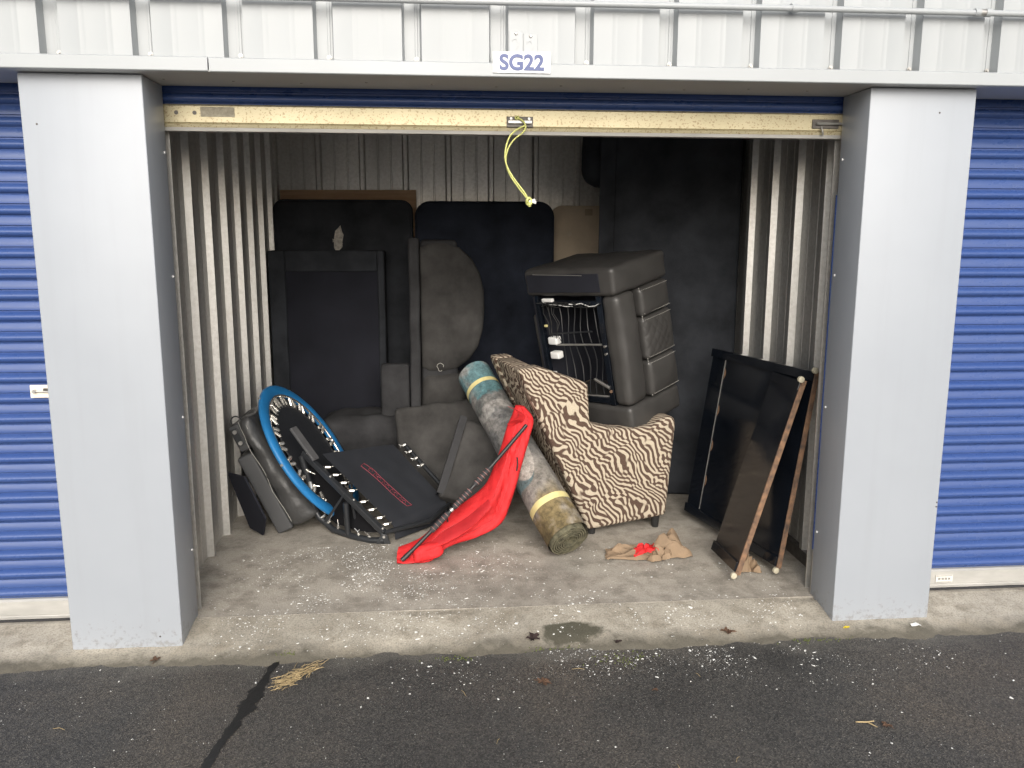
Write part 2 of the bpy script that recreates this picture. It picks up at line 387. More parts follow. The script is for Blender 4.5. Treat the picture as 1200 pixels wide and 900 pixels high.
# ------------------------------------------------------------------ the setting
FZ = .03                                                      # level of the concrete floor
mb = MB(); mb.add([(-500, -500, -.03), (500, -500, -.03), (500, 500, -.03), (-500, 500, -.03)], [(0, 1, 2, 3)])
tag(mb.build('asphalt_driveway', MAT['asphalt']), 'dark worn asphalt driveway in front of the storage unit', kind='structure')
mb = MB().box(-.19, 3.07, .200, 3.3, -.12, FZ)
tag(mb.build('concrete_floor', MAT['floor'], bevel=0), 'stained grey concrete floor inside the open storage unit', kind='structure')
def apron(u, v):
    x = -4 + 11 * u; y = -.24 + .436 * v
    y = min(y, .196); z = .022
    pts = [(-.24, -.068), (-.17, -.048), (-.10, -.024), (-.03, -.004), (.02, .004), (.10, .016), (.196, .0308)]
    for (a, za), (b_, zb) in zip(pts, pts[1:]):
        if a - 1e-6 <= y <= b_ + 1e-6: z = za + (zb - za) * (y - a) / (b_ - a)
    k = max(0, min(1, (-y + .02) / .1))
    z += (.012 * nz((x, 0, 0), 1.7) + .012 * nz((x, y, 0), 7) + .006 * nz((x, y, 0), 25)) * k + .0015 * nz((x, y, 0), 9)
    if y > .17: z -= .010 * max(0, nz((x, 0, 3), 2.2)) + .004 * max(0, nz((x, 0, 8), 15))
    return Vector((x, y, z))
mb = MB().grid(apron, 900, 26); mb.box(-4, 7, -.0, .19, -.12, -.03)
tag(mb.build('concrete_apron', MAT['apron'], smooth=60), 'rough pale concrete apron sloping down to the asphalt', kind='structure')
mb = MB().box(-4, -.30, .206, 1.0, -.12, .018); mb.box(3.2, 7, .206, 1.0, -.12, .018)
tag(mb.build('neighbouring_floor', MAT['floor']), 'concrete slab under the closed roller doors', kind='structure')

# tar-filled crack in the asphalt
cp = [(.43, -.085, .010), (.405, -.16, .016), (.40, -.22, .009), (.385, -.30, .020), (.378, -.38, .034), (.372, -.46, .030), (.355, -.54, .014), (.352, -.58, .022), (.335, -.66, .015), (.318, -.78, .018), (.30, -.95, .02), (.27, -1.3, .02), (.25, -1.7, .015)]
def crack(u, v):
    f = u * (len(cp) - 1); i = min(int(f), len(cp) - 2); t = f - i
    x, y, w = [cp[i][k] * (1 - t) + cp[i + 1][k] * t for k in range(3)]
    w *= 1 + .55 * nz((x, y, v * 9), 28) + .35 * nz((x, y, v * 5), 75)
    return Vector((x + (v - .5) * 2 * w + .008 * nz((0, y, 0), 16), y, -.026))
tag(MB().grid(crack, 420, 3).build('tar_seam', MAT['tar']), 'black tar filled crack running across the asphalt driveway', 'tar seam')

# ------------------------------------------------------------------ the storage building
B = thing('storage_building', 'white and grey metal self storage building with wide pillars', 'building', (1.43, 0, 0))
W1 = 2.8652
for x0, x1, lab in ((-.45, 0, 'wide grey sheet metal pillar between the closed and open bays'), (W1, W1 + .452, 'wide grey sheet metal pillar between the open bay and the right hand door')):
    p = MB().box(x0, x1, 0, .2314, -.012, 2.3155).build('pillar', MAT['pillar'], B, smooth=30, bevel=.004, seg=3)
    inner = 0 if x0 < 0 else W1; s = 1 if x0 < 0 else -1
    for dx_, zz in ((.055, 2.13), (.36, .045)) if x0 < 0 else ((.446, .55), (.445, .53), (.30, 2.22)):       # small dents and screw heads on the front
        MB().tube([(x0 + dx_, .001, zz), (x0 + dx_, -.0015, zz)], [.005, .003], 8).build('screw_head', MAT['dark_steel'], p)
    for zz in (.35, .95, 1.55, 2.05):                           # rivets on the inner face
        MB().tube([(inner, .205, zz), (inner + s * .004, .205, zz)], [.006, .004], 8).build('rivet', MAT['white_plastic'], p, smooth=40)
# far pillars of the neighbouring bays
for x0 in (-3.77, 6.18):
    MB().box(x0, x0 + .45, 0, .2314, -.012, 2.3155).build('pillar', MAT['pillar'], B, bevel=.004)

# soffit and flashing under the cladding
MB().box(-3.8, 6.7, -.056, .242, 2.3180, 2.326).build('soffit', MAT['soffit'], B)
for x0, x1, dz in ((-3.8, .262, .0015), (.266, 6.7, 0)):
    MB().prism([(-.060, 2.3165), (-.0645, 2.320), (-.064, 2.366), (-.053, 2.371), (-.053, 2.3165)], (x0, 0, dz), (0, 1, 0), (0, 0, 1), (1, 0, 0), x1 - x0).build('flashing', MAT['white'], B, bevel=.001)
for i in range(12):
    x = .05 + i * .26
    MB().tube([(x, .10 + .02 * (i % 3), 2.3185), (x, .10 + .02 * (i % 3), 2.315)], [.007, .004], 8).build('soffit_screw', MAT['steel'], B, smooth=40)

# upper cladding: one pan per panel, grooves between
PIT = .3298
def panel_profile(k):
    g, w = .029, .008; e = PIT / 2; r_ = []
    r_ += [(-e, 0.0), (-e + .010, 0), (-e + .012, -.003), (-e + .020, -.003), (-e + .022, 0), (-e + g, 0), (-e + g + w, -.042)]
    for f in (.28, .36, .66, .74):
        x = -e + g + w + f * (PIT - 2 * (g + w)); r_ += [(x - .003, -.042), (x, -.0426 if f in (.28, .74) else -.0423), (x + .003, -.042)]
    r_ += [(e - g - w, -.042), (e - g, 0), (e, 0)]
    return r_
prof = panel_profile(0)
mb = MB()
nzr = [2.352, 2.40, 2.45, 2.5, 2.56, 2.62, 2.75, 3.15]
mb.grid(lambda u, v: Vector((prof[round(u * (len(prof) - 1))][0], -.007 + prof[round(u * (len(prof) - 1))][1], nzr[round(v * (len(nzr) - 1))])), len(prof), len(nzr))
pm = mb.mesh('cladding_panel', smooth=25)
gx0 = .028 + PIT / 2
screw = MB().tube([(0, 0, 0), (0, -.003, 0), (0, -.003, 0), (0, -.008, 0)], [.009, .009, .0055, .005], 8).mesh('screw', smooth=30)
for k in range(-11, 19):
    x = gx0 + k * PIT
    o = link('cladding_panel', pm, MAT['white'], B, Matrix.Translation((x - 1.43, nz((k, 0, 0), 3.3) * .0015, 0)))
    if -3 < k < 12:
        link('screw', screw, MAT['steel'], o, Matrix.Translation((-PIT / 2 + .016, -.011, 2.385)))
# walls inside: ribbed galvanised sheets
def rib_profile(n, first=0):
    out = []
    for k in range(n):
        s = k * .33
        out += [(s, 0), (s + .012, .034), (s + .040, .034), (s + .052, 0), (s + .138, 0), (s + .142, .0025), (s + .150, .0025), (s + .154, 0), (s + .236, 0), (s + .240, .0025), (s + .248, .0025), (s + .252, 0)]
    out.append((n * .33 - .0005, 0)); return out
def wall_sheet(origin, dirv, nrm, nribs, z0=FZ - .005, z1=2.76, name='wall_sheet'):
    pr = rib_profile(nribs); o_, d_, n_ = map(Vector, (origin, dirv, nrm))
    mb = MB(); mb.grid(lambda u, v: o_ + d_ * pr[round(u * (len(pr) - 1))][0] + n_ * pr[round(u * (len(pr) - 1))][1] + Vector((0, 0, z0 + (z1 - z0) * v)), len(pr), 2)
    return mb.build(name, MAT['galv'], B)
for y0 in (.27, 1.26, 2.25):
    wall_sheet((-.15, y0, 0), (0, 1, 0), (1, 0, 0), 3)
    wall_sheet((3.02, y0, 0), (0, 1, 0), (-1, 0, 0), 3)
for x0 in (-.17, .82, 1.83, 2.82):
    wall_sheet((x0, 3.225 + (.012 if x0 in (1.83,) else 0), 0), (1, 0, 0), (0, -1, 0), 3 if x0 < 2.8 else 1)
MB().box(-.20, -.156, .25, 3.32, -.1, 2.80).build('partition_wall', MAT['galv'], B)
MB().box(3.026, 3.07, .25, 3.32, -.1, 2.80).build('partition_wall', MAT['galv'], B)
MB().box(-.20, 3.07, 3.245, 3.32, -.1, 2.80).build('partition_wall', MAT['galv'], B)
MB().box(-.155, 3.025, .0, 3.244, 2.765, 2.80).build('ceiling', MAT['galv'], B)
MB().box(-3.9, 6.8, -.012, 7.0, 3.16, 3.22).build('roof', MAT['white'], B)
for a, b_ in ((-.157, -.060), (W1 + .060, 3.027)):
    MB().box(a, b_, .246, .262, 0.0, 2.764).build('jamb_plate', MAT['galv'], B)
MB().box(-.145, -.105, .32, 3.2, FZ, FZ + .05).build('base_angle', MAT['steel'], B) if False else None
MB().box(2.985, 3.018, .30, 3.2, FZ, FZ + .07).build('base_angle', MAT['dark_steel'], B)

# ------------------------------------------------------------------ roller doors
SP = .088
sp_ = [(.000, 0), (-.003, -.003), (-.003, -.035), (.004, -.038), (.004, -.043), (-.005, -.049), (-.012, -.055), (-.0155, -.063), (-.014, -.071), (-.008, -.078), (.002, -.083), (.003, -.088)]
def slat_mesh(L):
    mb = MB(); mb.grid(lambda u, v: Vector((L * u, sp_[round(v * 11)][0], sp_[round(v * 11)][1])), 2, 12); return mb.mesh('slat', smooth=50)
def rail_outline():
    return [(-.018, 0), (-.020, .012), (-.016, .016), (-.020, .020), (-.021, .084), (-.012, .092), (.014, .092), (.014, 0)]
def roller_door(x0, x1, label, zb, ztop, right):
    d = thing('roller_door', label, 'roller door', (x0, .265, zb), group='blue roller doors of the storage bays')
    sm = slat_mesh(x1 - x0); z = zb + .094 + SP * int((ztop - zb) / SP)
    n = int((ztop - zb) / SP)
    for k in range(n):
        link('slat', sm, MAT['blue'], d, Matrix.Translation((0, 0, .0935 + SP * (k + 1))))
    MB().prism(rail_outline(), (x0, .265, zb), (0, 1, 0), (0, 0, 1), (1, 0, 0), x1 - x0).build('bottom_rail', MAT['cream'] if zb > 1 else RAILW, d, smooth=30)
    return d
RAILW = simple('weathered_aluminium_rail', (.47, .46, .43), .5, metal=.3, var=.2, vs=14, stretch=(.3, 1, 1))
# left closed door with its lock plate
dl = roller_door(-3.31, -.455, 'closed blue roller door with a white lock plate beside the left pillar', FZ, 2.55, True)
MB().box(-3.31, -.455, .238, .262, .0215, .029).build('weather_strip', MAT['rubber'], dl)
lp = MB().box(-.632, -.52, .236, .2445, 1.037, 1.092).build('lock_plate', simple('almond_lock_plate', (.8, .72, .6), .45, var=.05), dl, bevel=.002)
MB().tube([(-.612, .228, 1.066), (-.56, .228, 1.064), (-.50, .228, 1.064)], .0035, 8).tube([(-.612, .236, 1.066), (-.612, .222, 1.066)], .008, 10).build('sliding_bolt', MAT['steel'], lp, smooth=40)
MB().box(-.575, -.556, .228, .236, 1.066, 1.078).build('catch', MAT['dark_steel'], lp)
# right closed door
dr = roller_door(W1 + .459, 6.17, 'closed blue roller door with a small sticker on its bottom rail beside the right pillar', FZ, 2.55, False)
MB().box(W1 + .459, 6.17, .238, .262, .0215, .029).build('weather_strip', MAT['rubber'], dr)
st = MB().box(3.50, 3.585, .2405, .2432, .058, .096).build('sticker', simple('pale_label', (.62, .60, .55), .5), dr)
for a, b_ in ((.060, .063), (.0905, .0935)): MB().box(3.503, 3.582, .2395, .2405, a, b_).build('sticker_line', MAT['steel'], st)
for i in range(4): MB().box(3.512 + i * .017, 3.523 + i * .017, .2395, .2405, .072, .083).build('sticker_line', MAT['steel'], st)
# the open door, rolled up
dm = roller_door(-.030, W1 + .030, 'rolled up blue roller door with speckled cream bottom rail above the open unit', 2.157, 2.50, True)
MB().tube([(-.02, .52, 2.56), (W1 + .02, .52, 2.56)], .17, 24).build('roll', MAT['blue'], dm, smooth=30)
MB().prism([(-.018, -.0005), (.06, -.0005), (.06, -.010), (-.014, -.014)], (-.03, .265, 2.157), (0, 1, 0), (0, 0, 1), (1, 0, 0), W1 + .06).build('rail_flange', RAILW, dm)
for x in (.045, .118):
    MB().tube([(x, .2452, 2.214), (x, .2435, 2.214)], .0085, 12).build('bolt_hole', MAT['dark_steel'], dm)
MB().box(.142, .278, .2435, .2449, 2.199, 2.238).build('faded_label', simple('rubbed_label', (.40, .36, .27), .6, var=.3, vs=70), dm)
cl = MB().box(1.40, 1.512, .239, .2448, 2.172, 2.216).build('centre_latch', MAT['dark_steel'], dm, bevel=.002)
MB().box(1.405, 1.507, .228, .239, 2.186, 2.200).build('latch_bar', MAT['steel'], cl, bevel=.002)
for x in (1.418, 1.494): MB().tube([(x, .239, 2.207), (x, .232, 2.207)], .006, 8).build('latch_bolt', MAT['steel'], cl)
rb = MB().box(2.735, 2.855, .239, .2448, 2.183, 2.222).build('side_bolt', MAT['dark_steel'], dm, bevel=.002)
MB().tube([(2.75, .231, 2.203), (2.885, .231, 2.203)], .006, 8).build('bolt_rod', MAT['steel'], rb, smooth=40)
MB().tube([(2.775, .236, 2.19), (2.778, .226, 2.165), (2.782, .232, 2.155)], .004, 6).build('bolt_pin', MAT['steel'], rb, smooth=40)
# guides of the open bay
for a, b_, s in ((-.058, -.004, 1), (W1 + .004, W1 + .058, -1)):
    g = thing('door_guide', 'narrow steel door guide channel %s' % ('on the left pillar of the open bay' if s > 0 else 'on the right pillar beside the leaning black panels'), 'door guide', ((a + b_) / 2, .27, FZ))
    mb = MB().box(a, b_, .2355, .2415, FZ, 2.316); mb.box(a, b_, .296, .302, FZ, 2.316); mb.box(a if s > 0 else b_ - .006, a + .006 if s > 0 else b_, .2415, .296, FZ, 2.316)
    mb.build('channel', MAT['galv'], g)
    if s < 0: MB().box(a - .0035, a + .0, .240, .246, .25, 1.9).build('blue_edge_strip', MAT['blue'], g)

# conduit along the cladding
c = thing('conduit_pipe', 'thin white painted conduit pipe clipped along the top of the cladding', 'pipe', (1.4, -.085, 2.583))
MB().tube([(-3.7, -.085, 2.581), (-1, -.085, 2.580), (1.1, -.085, 2.579), (2.5, -.085, 2.585), (6.6, -.085, 2.588)], .0115, 12).build('pipe', MAT['white'], c, smooth=50)
for x in (3.22, 3.265): MB().tube([(x, -.085, 2.5865), (x + .022, -.085, 2.5865)], .0155, 12).build('coupling', MAT['white'], c, smooth=40)
MB().tube([(3.222, -.085, 2.5865), (3.287, -.085, 2.5865)], .0135, 12).build('coupling_sleeve', MAT['steel'], c, smooth=40)
for x in (1.03, 2.49, 3.90):
    mb = MB().tube([(x - .012, -.085, 2.585), (x + .012, -.085, 2.585)], .0145, 12); mb.box(x - .010, x + .010, -.078, -.048, 2.594, 2.606); mb.build('clip', MAT['white'], c, smooth=40)

# ------------------------------------------------------------------ signs
def text_mesh(body, size, w, h, extrude=.001, off=0.0):
    cu = bpy.data.curves.new('text', 'FONT'); cu.body = body; cu.size = size; cu.extrude = extrude; cu.offset = off; cu.align_x = 'LEFT'
    o = bpy.data.objects.new('text', cu); col.objects.link(o)
    bpy.context.view_layer.update()
    me = bpy.data.meshes.new_from_object(o.evaluated_get(bpy.context.evaluated_depsgraph_get()))
    bpy.data.objects.remove(o)
    xs = [v.co.x for v in me.vertices]; ys = [v.co.y for v in me.vertices]
    sx, sy = w / (max(xs) - min(xs)), h / (max(ys) - min(ys)); cx, cy = (max(xs) + min(xs)) / 2, (max(ys) + min(ys)) / 2
    for v in me.vertices: v.co = ((v.co.x - cx) * sx, -v.co.z, (v.co.y - cy) * sy)
    me.materials.clear(); return me
S = thing('unit_sign', 'white unit number sign with navy lettering SG22 above the open bay', 'sign', (1.434, -.068, 2.370))
MB().box(1.323, 1.545, -.0705, -.0655, 2.3315, 2.4085).build('sign_plate', MAT['sign_white'], S, bevel=.001)
o = link('lettering', text_mesh('SG22', .1, .172, .060, .0006, .0035), MAT['sign_navy'], S, Matrix.Translation((0, -.0042, 0)))
S2 = thing('old_number_plate', 'painted over embossed number 22 plates half hidden behind the unit sign', 'sign', (1.44, -.052, 2.41))
for x, dz in ((1.413, .004), (1.469, -.004)):
    q = MB().box(x - .0265, x + .0265, -.0535, -.0512, 2.40 + dz, 2.482 + dz).build('plate', MAT['white'], S2, bevel=.001)
    link('digit', text_mesh('2', .1, .032, .060, .0012, .001), MAT['white'], q, Matrix.Translation((x - 1.44, -.0022, .023 + dz)))
    MB().tube([(x, -.0535, 2.473 + dz), (x, -.0600, 2.473 + dz)], [.0065, .004], 10).build('rivet', MAT['steel'], q, smooth=40)

# ------------------------------------------------------------------ things at the back wall
def slab(name, label, cat, x0, x1, y0, y1, z0, z1, mat, r=.03, lean=0, wob=.004, part='cover', puff=.0, seed=0, group=None, step=.07):
    t = thing(name, label, cat, ((x0 + x1) / 2, y0, z0), group=group)
    def fn(w): return Vector((w.x, w.y + lean * (w.z - z0), w.z))
    rbox(x0, x1, y0, y1, z0, z1, r=r, step=step, puff=(0, puff, 0), wob=wob, ws=4, seed=seed, fn=fn).build(part, mat, t, smooth=60)
    return t

t = thing('plywood_board', 'brown plywood board standing behind the black mattress', 'board', (.41, 3.1, FZ))
MB().prism([(-.10, FZ), (.925, FZ), (.925, 2.082), (-.10, 2.076)], (0, 3.142, 0), (1, 0, 0), (0, 0, 1), (0, 1, 0), .016).build('sheet', MAT['wood'], t, bevel=.001)

def rounded_outline(x0, x1, z0, z1, r, n=6, corners=(1, 1, 1, 1)):
    out = []
    for (cx, cz, a0, k) in ((x1, z1, 0, 0), (x0, z1, 90, 1), (x0, z0, 180, 2), (x1, z0, 270, 3)):
        rr = r * corners[k] + 1e-4
        sx = -1 if cx == x1 else 1; sz = -1 if cz == z1 else 1
        for i in range(n + 1):
            a = math.radians(a0 + 90 * i / n); out.append((cx + sx * rr + rr * math.cos(a), cz + sz * rr + rr * math.sin(a)))
    return out
def soft_board(name, label, cat, outline, y0, d, mat, bevel, lean=0, part='cover', z0=FZ):
    cx = sum(p[0] for p in outline) / len(outline)
    t = thing(name, label, cat, (cx, y0, z0))
    mb = MB().prism(outline, (0, y0, 0), (1, 0, 0), (0, 0, 1), (0, 1, 0), d)
    inv = INV[t.name]
    for p in mb.v: p.y += lean * (p.z - z0)
    mb.build(part, mat, t, smooth=50, bevel=bevel, seg=3)
    if bevel > .01:                                         # piped edge of the mattress
        for yy in (y0 + .004, y0 + d - .004):
            MB().tube([(x, yy + lean * (z - z0), z) for x, z in outline], .006, 6, closed=True).build('piping', mat, t, smooth=60)
    return t

t = soft_board('mattress', 'black mattress with a torn patch standing in front of the plywood board', 'mattress', rounded_outline(-.105, .895, FZ, 1.99, .07), 2.90, .19, MAT['black_fabric'], .02)
# torn patch showing pale lining
pc = at(397, 280, 2.895); ol = []
for i in range(18):
    a = 2 * PI * i / 18; rr = 1 + .45 * nz((math.cos(a), math.sin(a), 0), 2.2, 3)
    ol.append((pc.x + .036 * rr * math.cos(a) + .012 * math.sin(a) * .6, pc.z + .085 * rr * math.sin(a)))
MB().prism(ol, (0, 2.8985, 0), (1, 0, 0), (0, 0, 1), (0, 1, 0), -.005).build('torn_patch', MAT['lint'], t, bevel=.001)
rag = MB()
for i in range(14):
    p = Vector((pc.x + rnd.uniform(-.03, .03), 2.893, pc.z + rnd.uniform(-.08, .08)))
    rag.tube([p, p + Vector((rnd.uniform(-.012, .012), -.006, rnd.uniform(-.02, .01))), p + Vector((rnd.uniform(-.02, .02), -.003, rnd.uniform(-.03, .02)))], [.004, .003, .001], 5)
tag(rag.build('frayed_lining', MAT['lint'], t), None, kind='stuff')

t = thing('bed_base', 'black upholstered bed base on its edge, its recessed underside towards the opening', 'bed base', (.3, 2.6, FZ))
x0, x1, z1, y0, y1 = -.108, .705, 1.63, 2.62, 2.86
rbox(x0, x1, y0 + .03, y1, FZ, z1, r=.02, step=.1, wob=.004, seed=4).build('box', MAT['black_fabric'], t, smooth=60)
for (a, b_, c0, c1) in ((x0, x0 + .115, FZ, z1), (x1 - .05, x1, FZ, z1), (x0 + .116, x1 - .051, z1 - .15, z1), (x0 + .116, x1 - .051, FZ, FZ + .12)):
    rbox(a, b_, y0, y0 + .034, c0, c1, r=.012, step=.1, wob=.003, seed=a * 9).build('edge_rail', MAT['black_fabric'], t, smooth=60)
MB().grid(lambda u, v: Vector((x0 + .116 + (x1 - x0 - .168) * u, y0 + .022 + .012 * nz((u * 3, v * 5, 0), 1.3), FZ + .12 + (z1 - FZ - .27) * v)), 14, 24).build('dust_cover', MAT['dust_cloth'], t, smooth=60)

soft_board('navy_mattress', 'blue-black mattress with rounded corners behind the upright grey sofa back', 'mattress', rounded_outline(.925, 1.962, FZ, 1.985, .11), 2.93, .20, MAT['navy_fabric'], .02)
t = soft_board('tabletop', 'beige tabletop with a rounded corner against the back wall', 'tabletop', rounded_outline(1.972, 2.62, FZ, 1.968, .075), 3.10, .028, MAT['beige'], .004, part='board')
q = at(690, 248, 3.098); MB().box(q.x - .03, q.x + .03, 3.0975, 3.0995, q.z - .03, q.z + .02).build('sticker', simple('tan_sticker', (.34, .27, .19), .6), t)
MB().prism([(at(667, 274, 3.1).x + .02 * math.cos(k * PI / 6), at(667, 274, 3.1).z + .02 * math.sin(k * PI / 6)) for k in range(12)], (0, 3.0996, 0), (1, 0, 0), (0, 0, 1), (0, 1, 0), -.002).build('round_mark', simple('pale_mark', (.5, .42, .32), .6), t)

# upright grey sofa back
t = thing('upended_sofa_section', 'charcoal fabric sofa section with a bulging back cushion standing upright on end', 'sofa section', (1.1, 2.3, FZ))
rbox(.893, .965, 2.20, 2.50, FZ, 1.722, r=.02, step=.08, wob=.006, seed=2).build('backing_strip', MAT['charcoal2'], t, smooth=60)
rbox(.966, 1.22, 2.26, 2.50, FZ, 1.705, r=.03, step=.08, wob=.006, seed=3).build('backing', MAT['charcoal2'], t, smooth=60)
edge = [(.965, 1.66), (1.04, 1.69), (1.14, 1.69), (1.235, 1.655), (1.32, 1.58), (1.375, 1.48), (1.402, 1.36), (1.405, 1.24), (1.395, 1.10), (1.36, .98), (1.30, .89), (1.22, .83), (1.12, .805), (1.02, .81), (.97, .84)]
ec = Vector((1.16, 0, 1.25))
def outl(u):
    f = u * len(edge); i = int(f) % len(edge); k = f - int(f); a, b_ = edge[i], edge[(i + 1) % len(edge)]
    return Vector((a[0] + (b_[0] - a[0]) * k, 0, a[1] + (b_[1] - a[1]) * k))
def bulge(u, v):
    # v 0..1 : back rim -> front centre
    s = 1 - max(0, v - .35) / .65 if v > .35 else 1
    dep = .10 - .20 * (1 - (1 - min(1, v / .45)) ** 2) - .02 * max(0, v - .35) / .65
    p = ec + (outl(u) - ec) * (s * (.97 + .03 * math.sin(min(1, v / .35) * PI)))
    p.y = 2.34 + dep + .012 * nz((p.x, p.z, 0), 6) + .012 * nz((p.x * 3, p.z, 4), 9) - .010 * abs(nz((p.x, p.z * 2.5, 7), 5))
    return p
MB().grid(bulge, 60, 18, cu=True).build('cushion', MAT['charcoal'], t, smooth=70)
rbox(.968, 1.27, 2.22, 2.46, FZ, .80, r=.07, step=.05, wob=.018, ws=9, puff=(0, .04, 0), seed=6).build('lower_cushion', MAT['charcoal'], t, smooth=70)
sm = at(516, 430, 2.18)
MB().tube([sm + Vector((.02 * math.cos(a) * (1 + .3 * math.sin(3 * a)), -.012, .028 * math.sin(a))) for a in [k * .5 for k in range(12)]], .002, 5).build('loose_thread', MAT['thread'], t)

slab('end_panel', 'narrow grey fabric panel standing between the bed base and the sofa back', 'panel', .69, .885, 2.22, 2.30, FZ, .868, MAT['charcoal2'], r=.02, wob=.004, seed=5)
# rounded cushion behind the trampolines
t = thing('seat_cushion', 'rounded dark grey sofa cushion lying behind the two trampolines', 'cushion', (.5, 2.1, FZ))
rbox(.28, .89, 2.14, 2.56, FZ, .50, r=.07, step=.03, puff=(.0, .02, .035), wob=.03, ws=7, seed=8).build('cover', MAT['charcoal2'], t, smooth=80)

# ------------------------------------------------------------------ leaning grey sofa cushions
def lean_cushion(name, label, c, ex, ey, ez, w, h, d, mat, seed, puff=.012, r=.035):
    t = thing(name, label, 'cushion', c, basis(ex, ey, ez))
    rbox(-w / 2, w / 2, 0, d, 0, h, r=r, step=.03, puff=(0, puff, 0), wob=.016, ws=9, seed=seed).build('cover', mat, t, smooth=80, world=False)
    return t
def frame(xdir, zdir):
    ez = Vector(zdir).normalized(); ey = ez.cross(Vector(xdir)).normalized(); ex = ey.cross(ez); return ex, ey, ez
ex, ey, ez = frame((.97, .05, .22), (-.10, .42, .9))
c1 = lean_cushion('sofa_cushion', 'grey fabric sofa cushion leaning back under the end of the rolled rug', Vector((1.17, 1.72, .075)), ex, ey, ez, .64, .64, .15, MAT['charcoal'], 11)
ex, ey, ez = frame((.93, -.05, -.30), (.30, .45, .84))
c2 = lean_cushion('strapped_sofa_cushion', 'grey fabric sofa cushion with a black strap down its edge beside the rolled rug', Vector((1.27, 1.36, .135)), ex, ey, ez, .40, .52, .13, MAT['charcoal'], 13, puff=.01)
MB().grid(lambda u, v: Vector((-.205 - .012 + .045 * v, -.012 - .03 * math.sin(u * PI) + .012 * v, .02 + .50 * u)), 16, 3).build('strap', MAT['rubber'], c2, smooth=60, world=False)
MB().grid(lambda u, v: Vector((-.217 + .0 * v, -.012 - .03 * math.sin(u * PI) + .11 * v, .02 + .50 * u)), 16, 3).build('strap_side', MAT['rubber'], c2, smooth=60, world=False)

# ------------------------------------------------------------------ tall upended slab at the right wall
ex = Vector((.965, -.262, 0)).normalized(); ey = Vector((.262, .965, 0)).normalized()
t = thing('upended_sofa', 'tall black upholstered sofa stood on end against the right wall', 'sofa', (2.14, 1.94, FZ), basis(ex, ey, Vector((0, 0, 1))))
rbox(0, .865, 0, .30, 0, 2.46, r=.03, step=.09, wob=.006, ws=3, seed=21).build('seat_base', MAT['black_fabric'], t, smooth=70, world=False)
rbox(-.015, .085, -.018, .006, .04, 2.44, r=.011, step=.12, wob=.003, seed=22).build('edge_seam', MAT['black_fabric'], t, smooth=70, world=False)
rbox(-.145, .06, .06, .42, 2.02, 2.52, r=.10, step=.05, wob=.012, seed=23).build('armrest', MAT['black_fabric'], t, smooth=70, world=False)

# ------------------------------------------------------------------ black leather sofa section + thin panel at the left wall
kz = Vector((-.42, 0, .9075)); kx = Vector((.9075, 0, .42)); ky = Vector((0, 1, 0))
t = thing('leather_sofa_section', 'black leather sofa section leaning on the left wall behind the blue trampoline', 'sofa section', (.174, 1.285, FZ), basis(kx, ky, kz))
rbox(-.02, .075, -.02, .50, 0, .50, r=.014, step=.08, wob=.002, seed=31).build('end_panel', MAT['grey_vinyl'], t, smooth=50, world=False)
rbox(.012, .075, -.0, .50, .521, .68, r=.012, step=.08, wob=.003, seed=32).build('upper_panel', MAT['grey_vinyl'], t, smooth=50, world=False)
rbox(.076, .152, -.03, .50, .0, .69, r=.035, step=.03, puff=(.006, .02, 0), wob=.014, ws=11, seed=33, fn=lambda w: Vector((w.x + max(0, w.x - .08) * 1.25 * max(0, 1 - w.z / .69), w.y, w.z))).build('leather_cushion', MAT['leather2'], t, smooth=75, world=False)
for xx in (.083, .118):
    MB().tube([(xx + .006 * math.sin(k), -.033 + .004 * math.sin(k * 2.1) + (.02 if k in (0, 15) else 0), .03 + .66 * k / 15) for k in range(16)], .0018, 5).build('stitching', MAT['thread'], t, world=False)
br = MB().box(.024, .062, -.012, .0, .56, .665).build('bracket', MAT['black_metal'], t, bevel=.004, world=False)
for zz in (.575, .645): MB().tube([(.043, -.012, zz), (.043, -.022, zz)], .012, 10).build('bracket_bolt', MAT['steel'], br, world=False)
MB().tube([(.055 + .03 * math.cos(a), .06, .685 + .035 * math.sin(a)) for a in [k * PI / 8 for k in range(9)]], .004, 6).build('wire_loop', MAT['black_metal'], t, world=False)
pz = Vector((-.34, .05, .94)).normalized(); px_ = Vector((.62, -.72, .26)); py_ = pz.cross(px_).normalized(); px_ = py_.cross(pz)
t = thing('black_sheet', 'thin black sheet of board under the leather sofa section at the left wall', 'board', (.065, 1.235, FZ + .002), basis(px_, py_, pz))
MB().prism([(-.10, .05), (.02, .0), (.13, .10), (.09, .36), (-.09, .40)], (0, 0, 0), (1, 0, 0), (0, 0, 1), (0, 1, 0), .012).build('sheet', MAT['dust_cloth'], t, bevel=.002, world=False)

# ------------------------------------------------------------------ blue rimmed mini trampoline
nr = Vector((.832, -.107, .545)).normalized(); ax = nr.cross(Vector((0, 1, 0))).normalized(); bx = nr.cross(ax)
T1 = thing('mini_trampoline', 'round mini trampoline with blue padded rim leaning on the leather sofa section', 'trampoline', (.306, 1.603, .430), basis(ax, bx, nr))
def torus(R, r1, r2, n, k, z=0):
    return MB().grid(lambda u, v: Vector(((R + r1 * math.cos(2 * PI * v)) * math.cos(2 * PI * u), (R + r1 * math.cos(2 * PI * v)) * math.sin(2 * PI * u), z + r2 * math.sin(2 * PI * v) * (1 + .10 * nz((math.cos(2 * PI * u) * 3, math.sin(2 * PI * u) * 3, 0), 2)))), n, k, True, True)
torus(.430, .042, .021, 72, 12).build('rim_pad', MAT['blue_pad'], T1, smooth=80, world=False)
torus(.398, .009, .009, 60, 8, .006).build('frame_ring', MAT['chrome'], T1, smooth=80, world=False)
mtt = MB(); mtt.v.append(Vector((0, 0, -.004)))
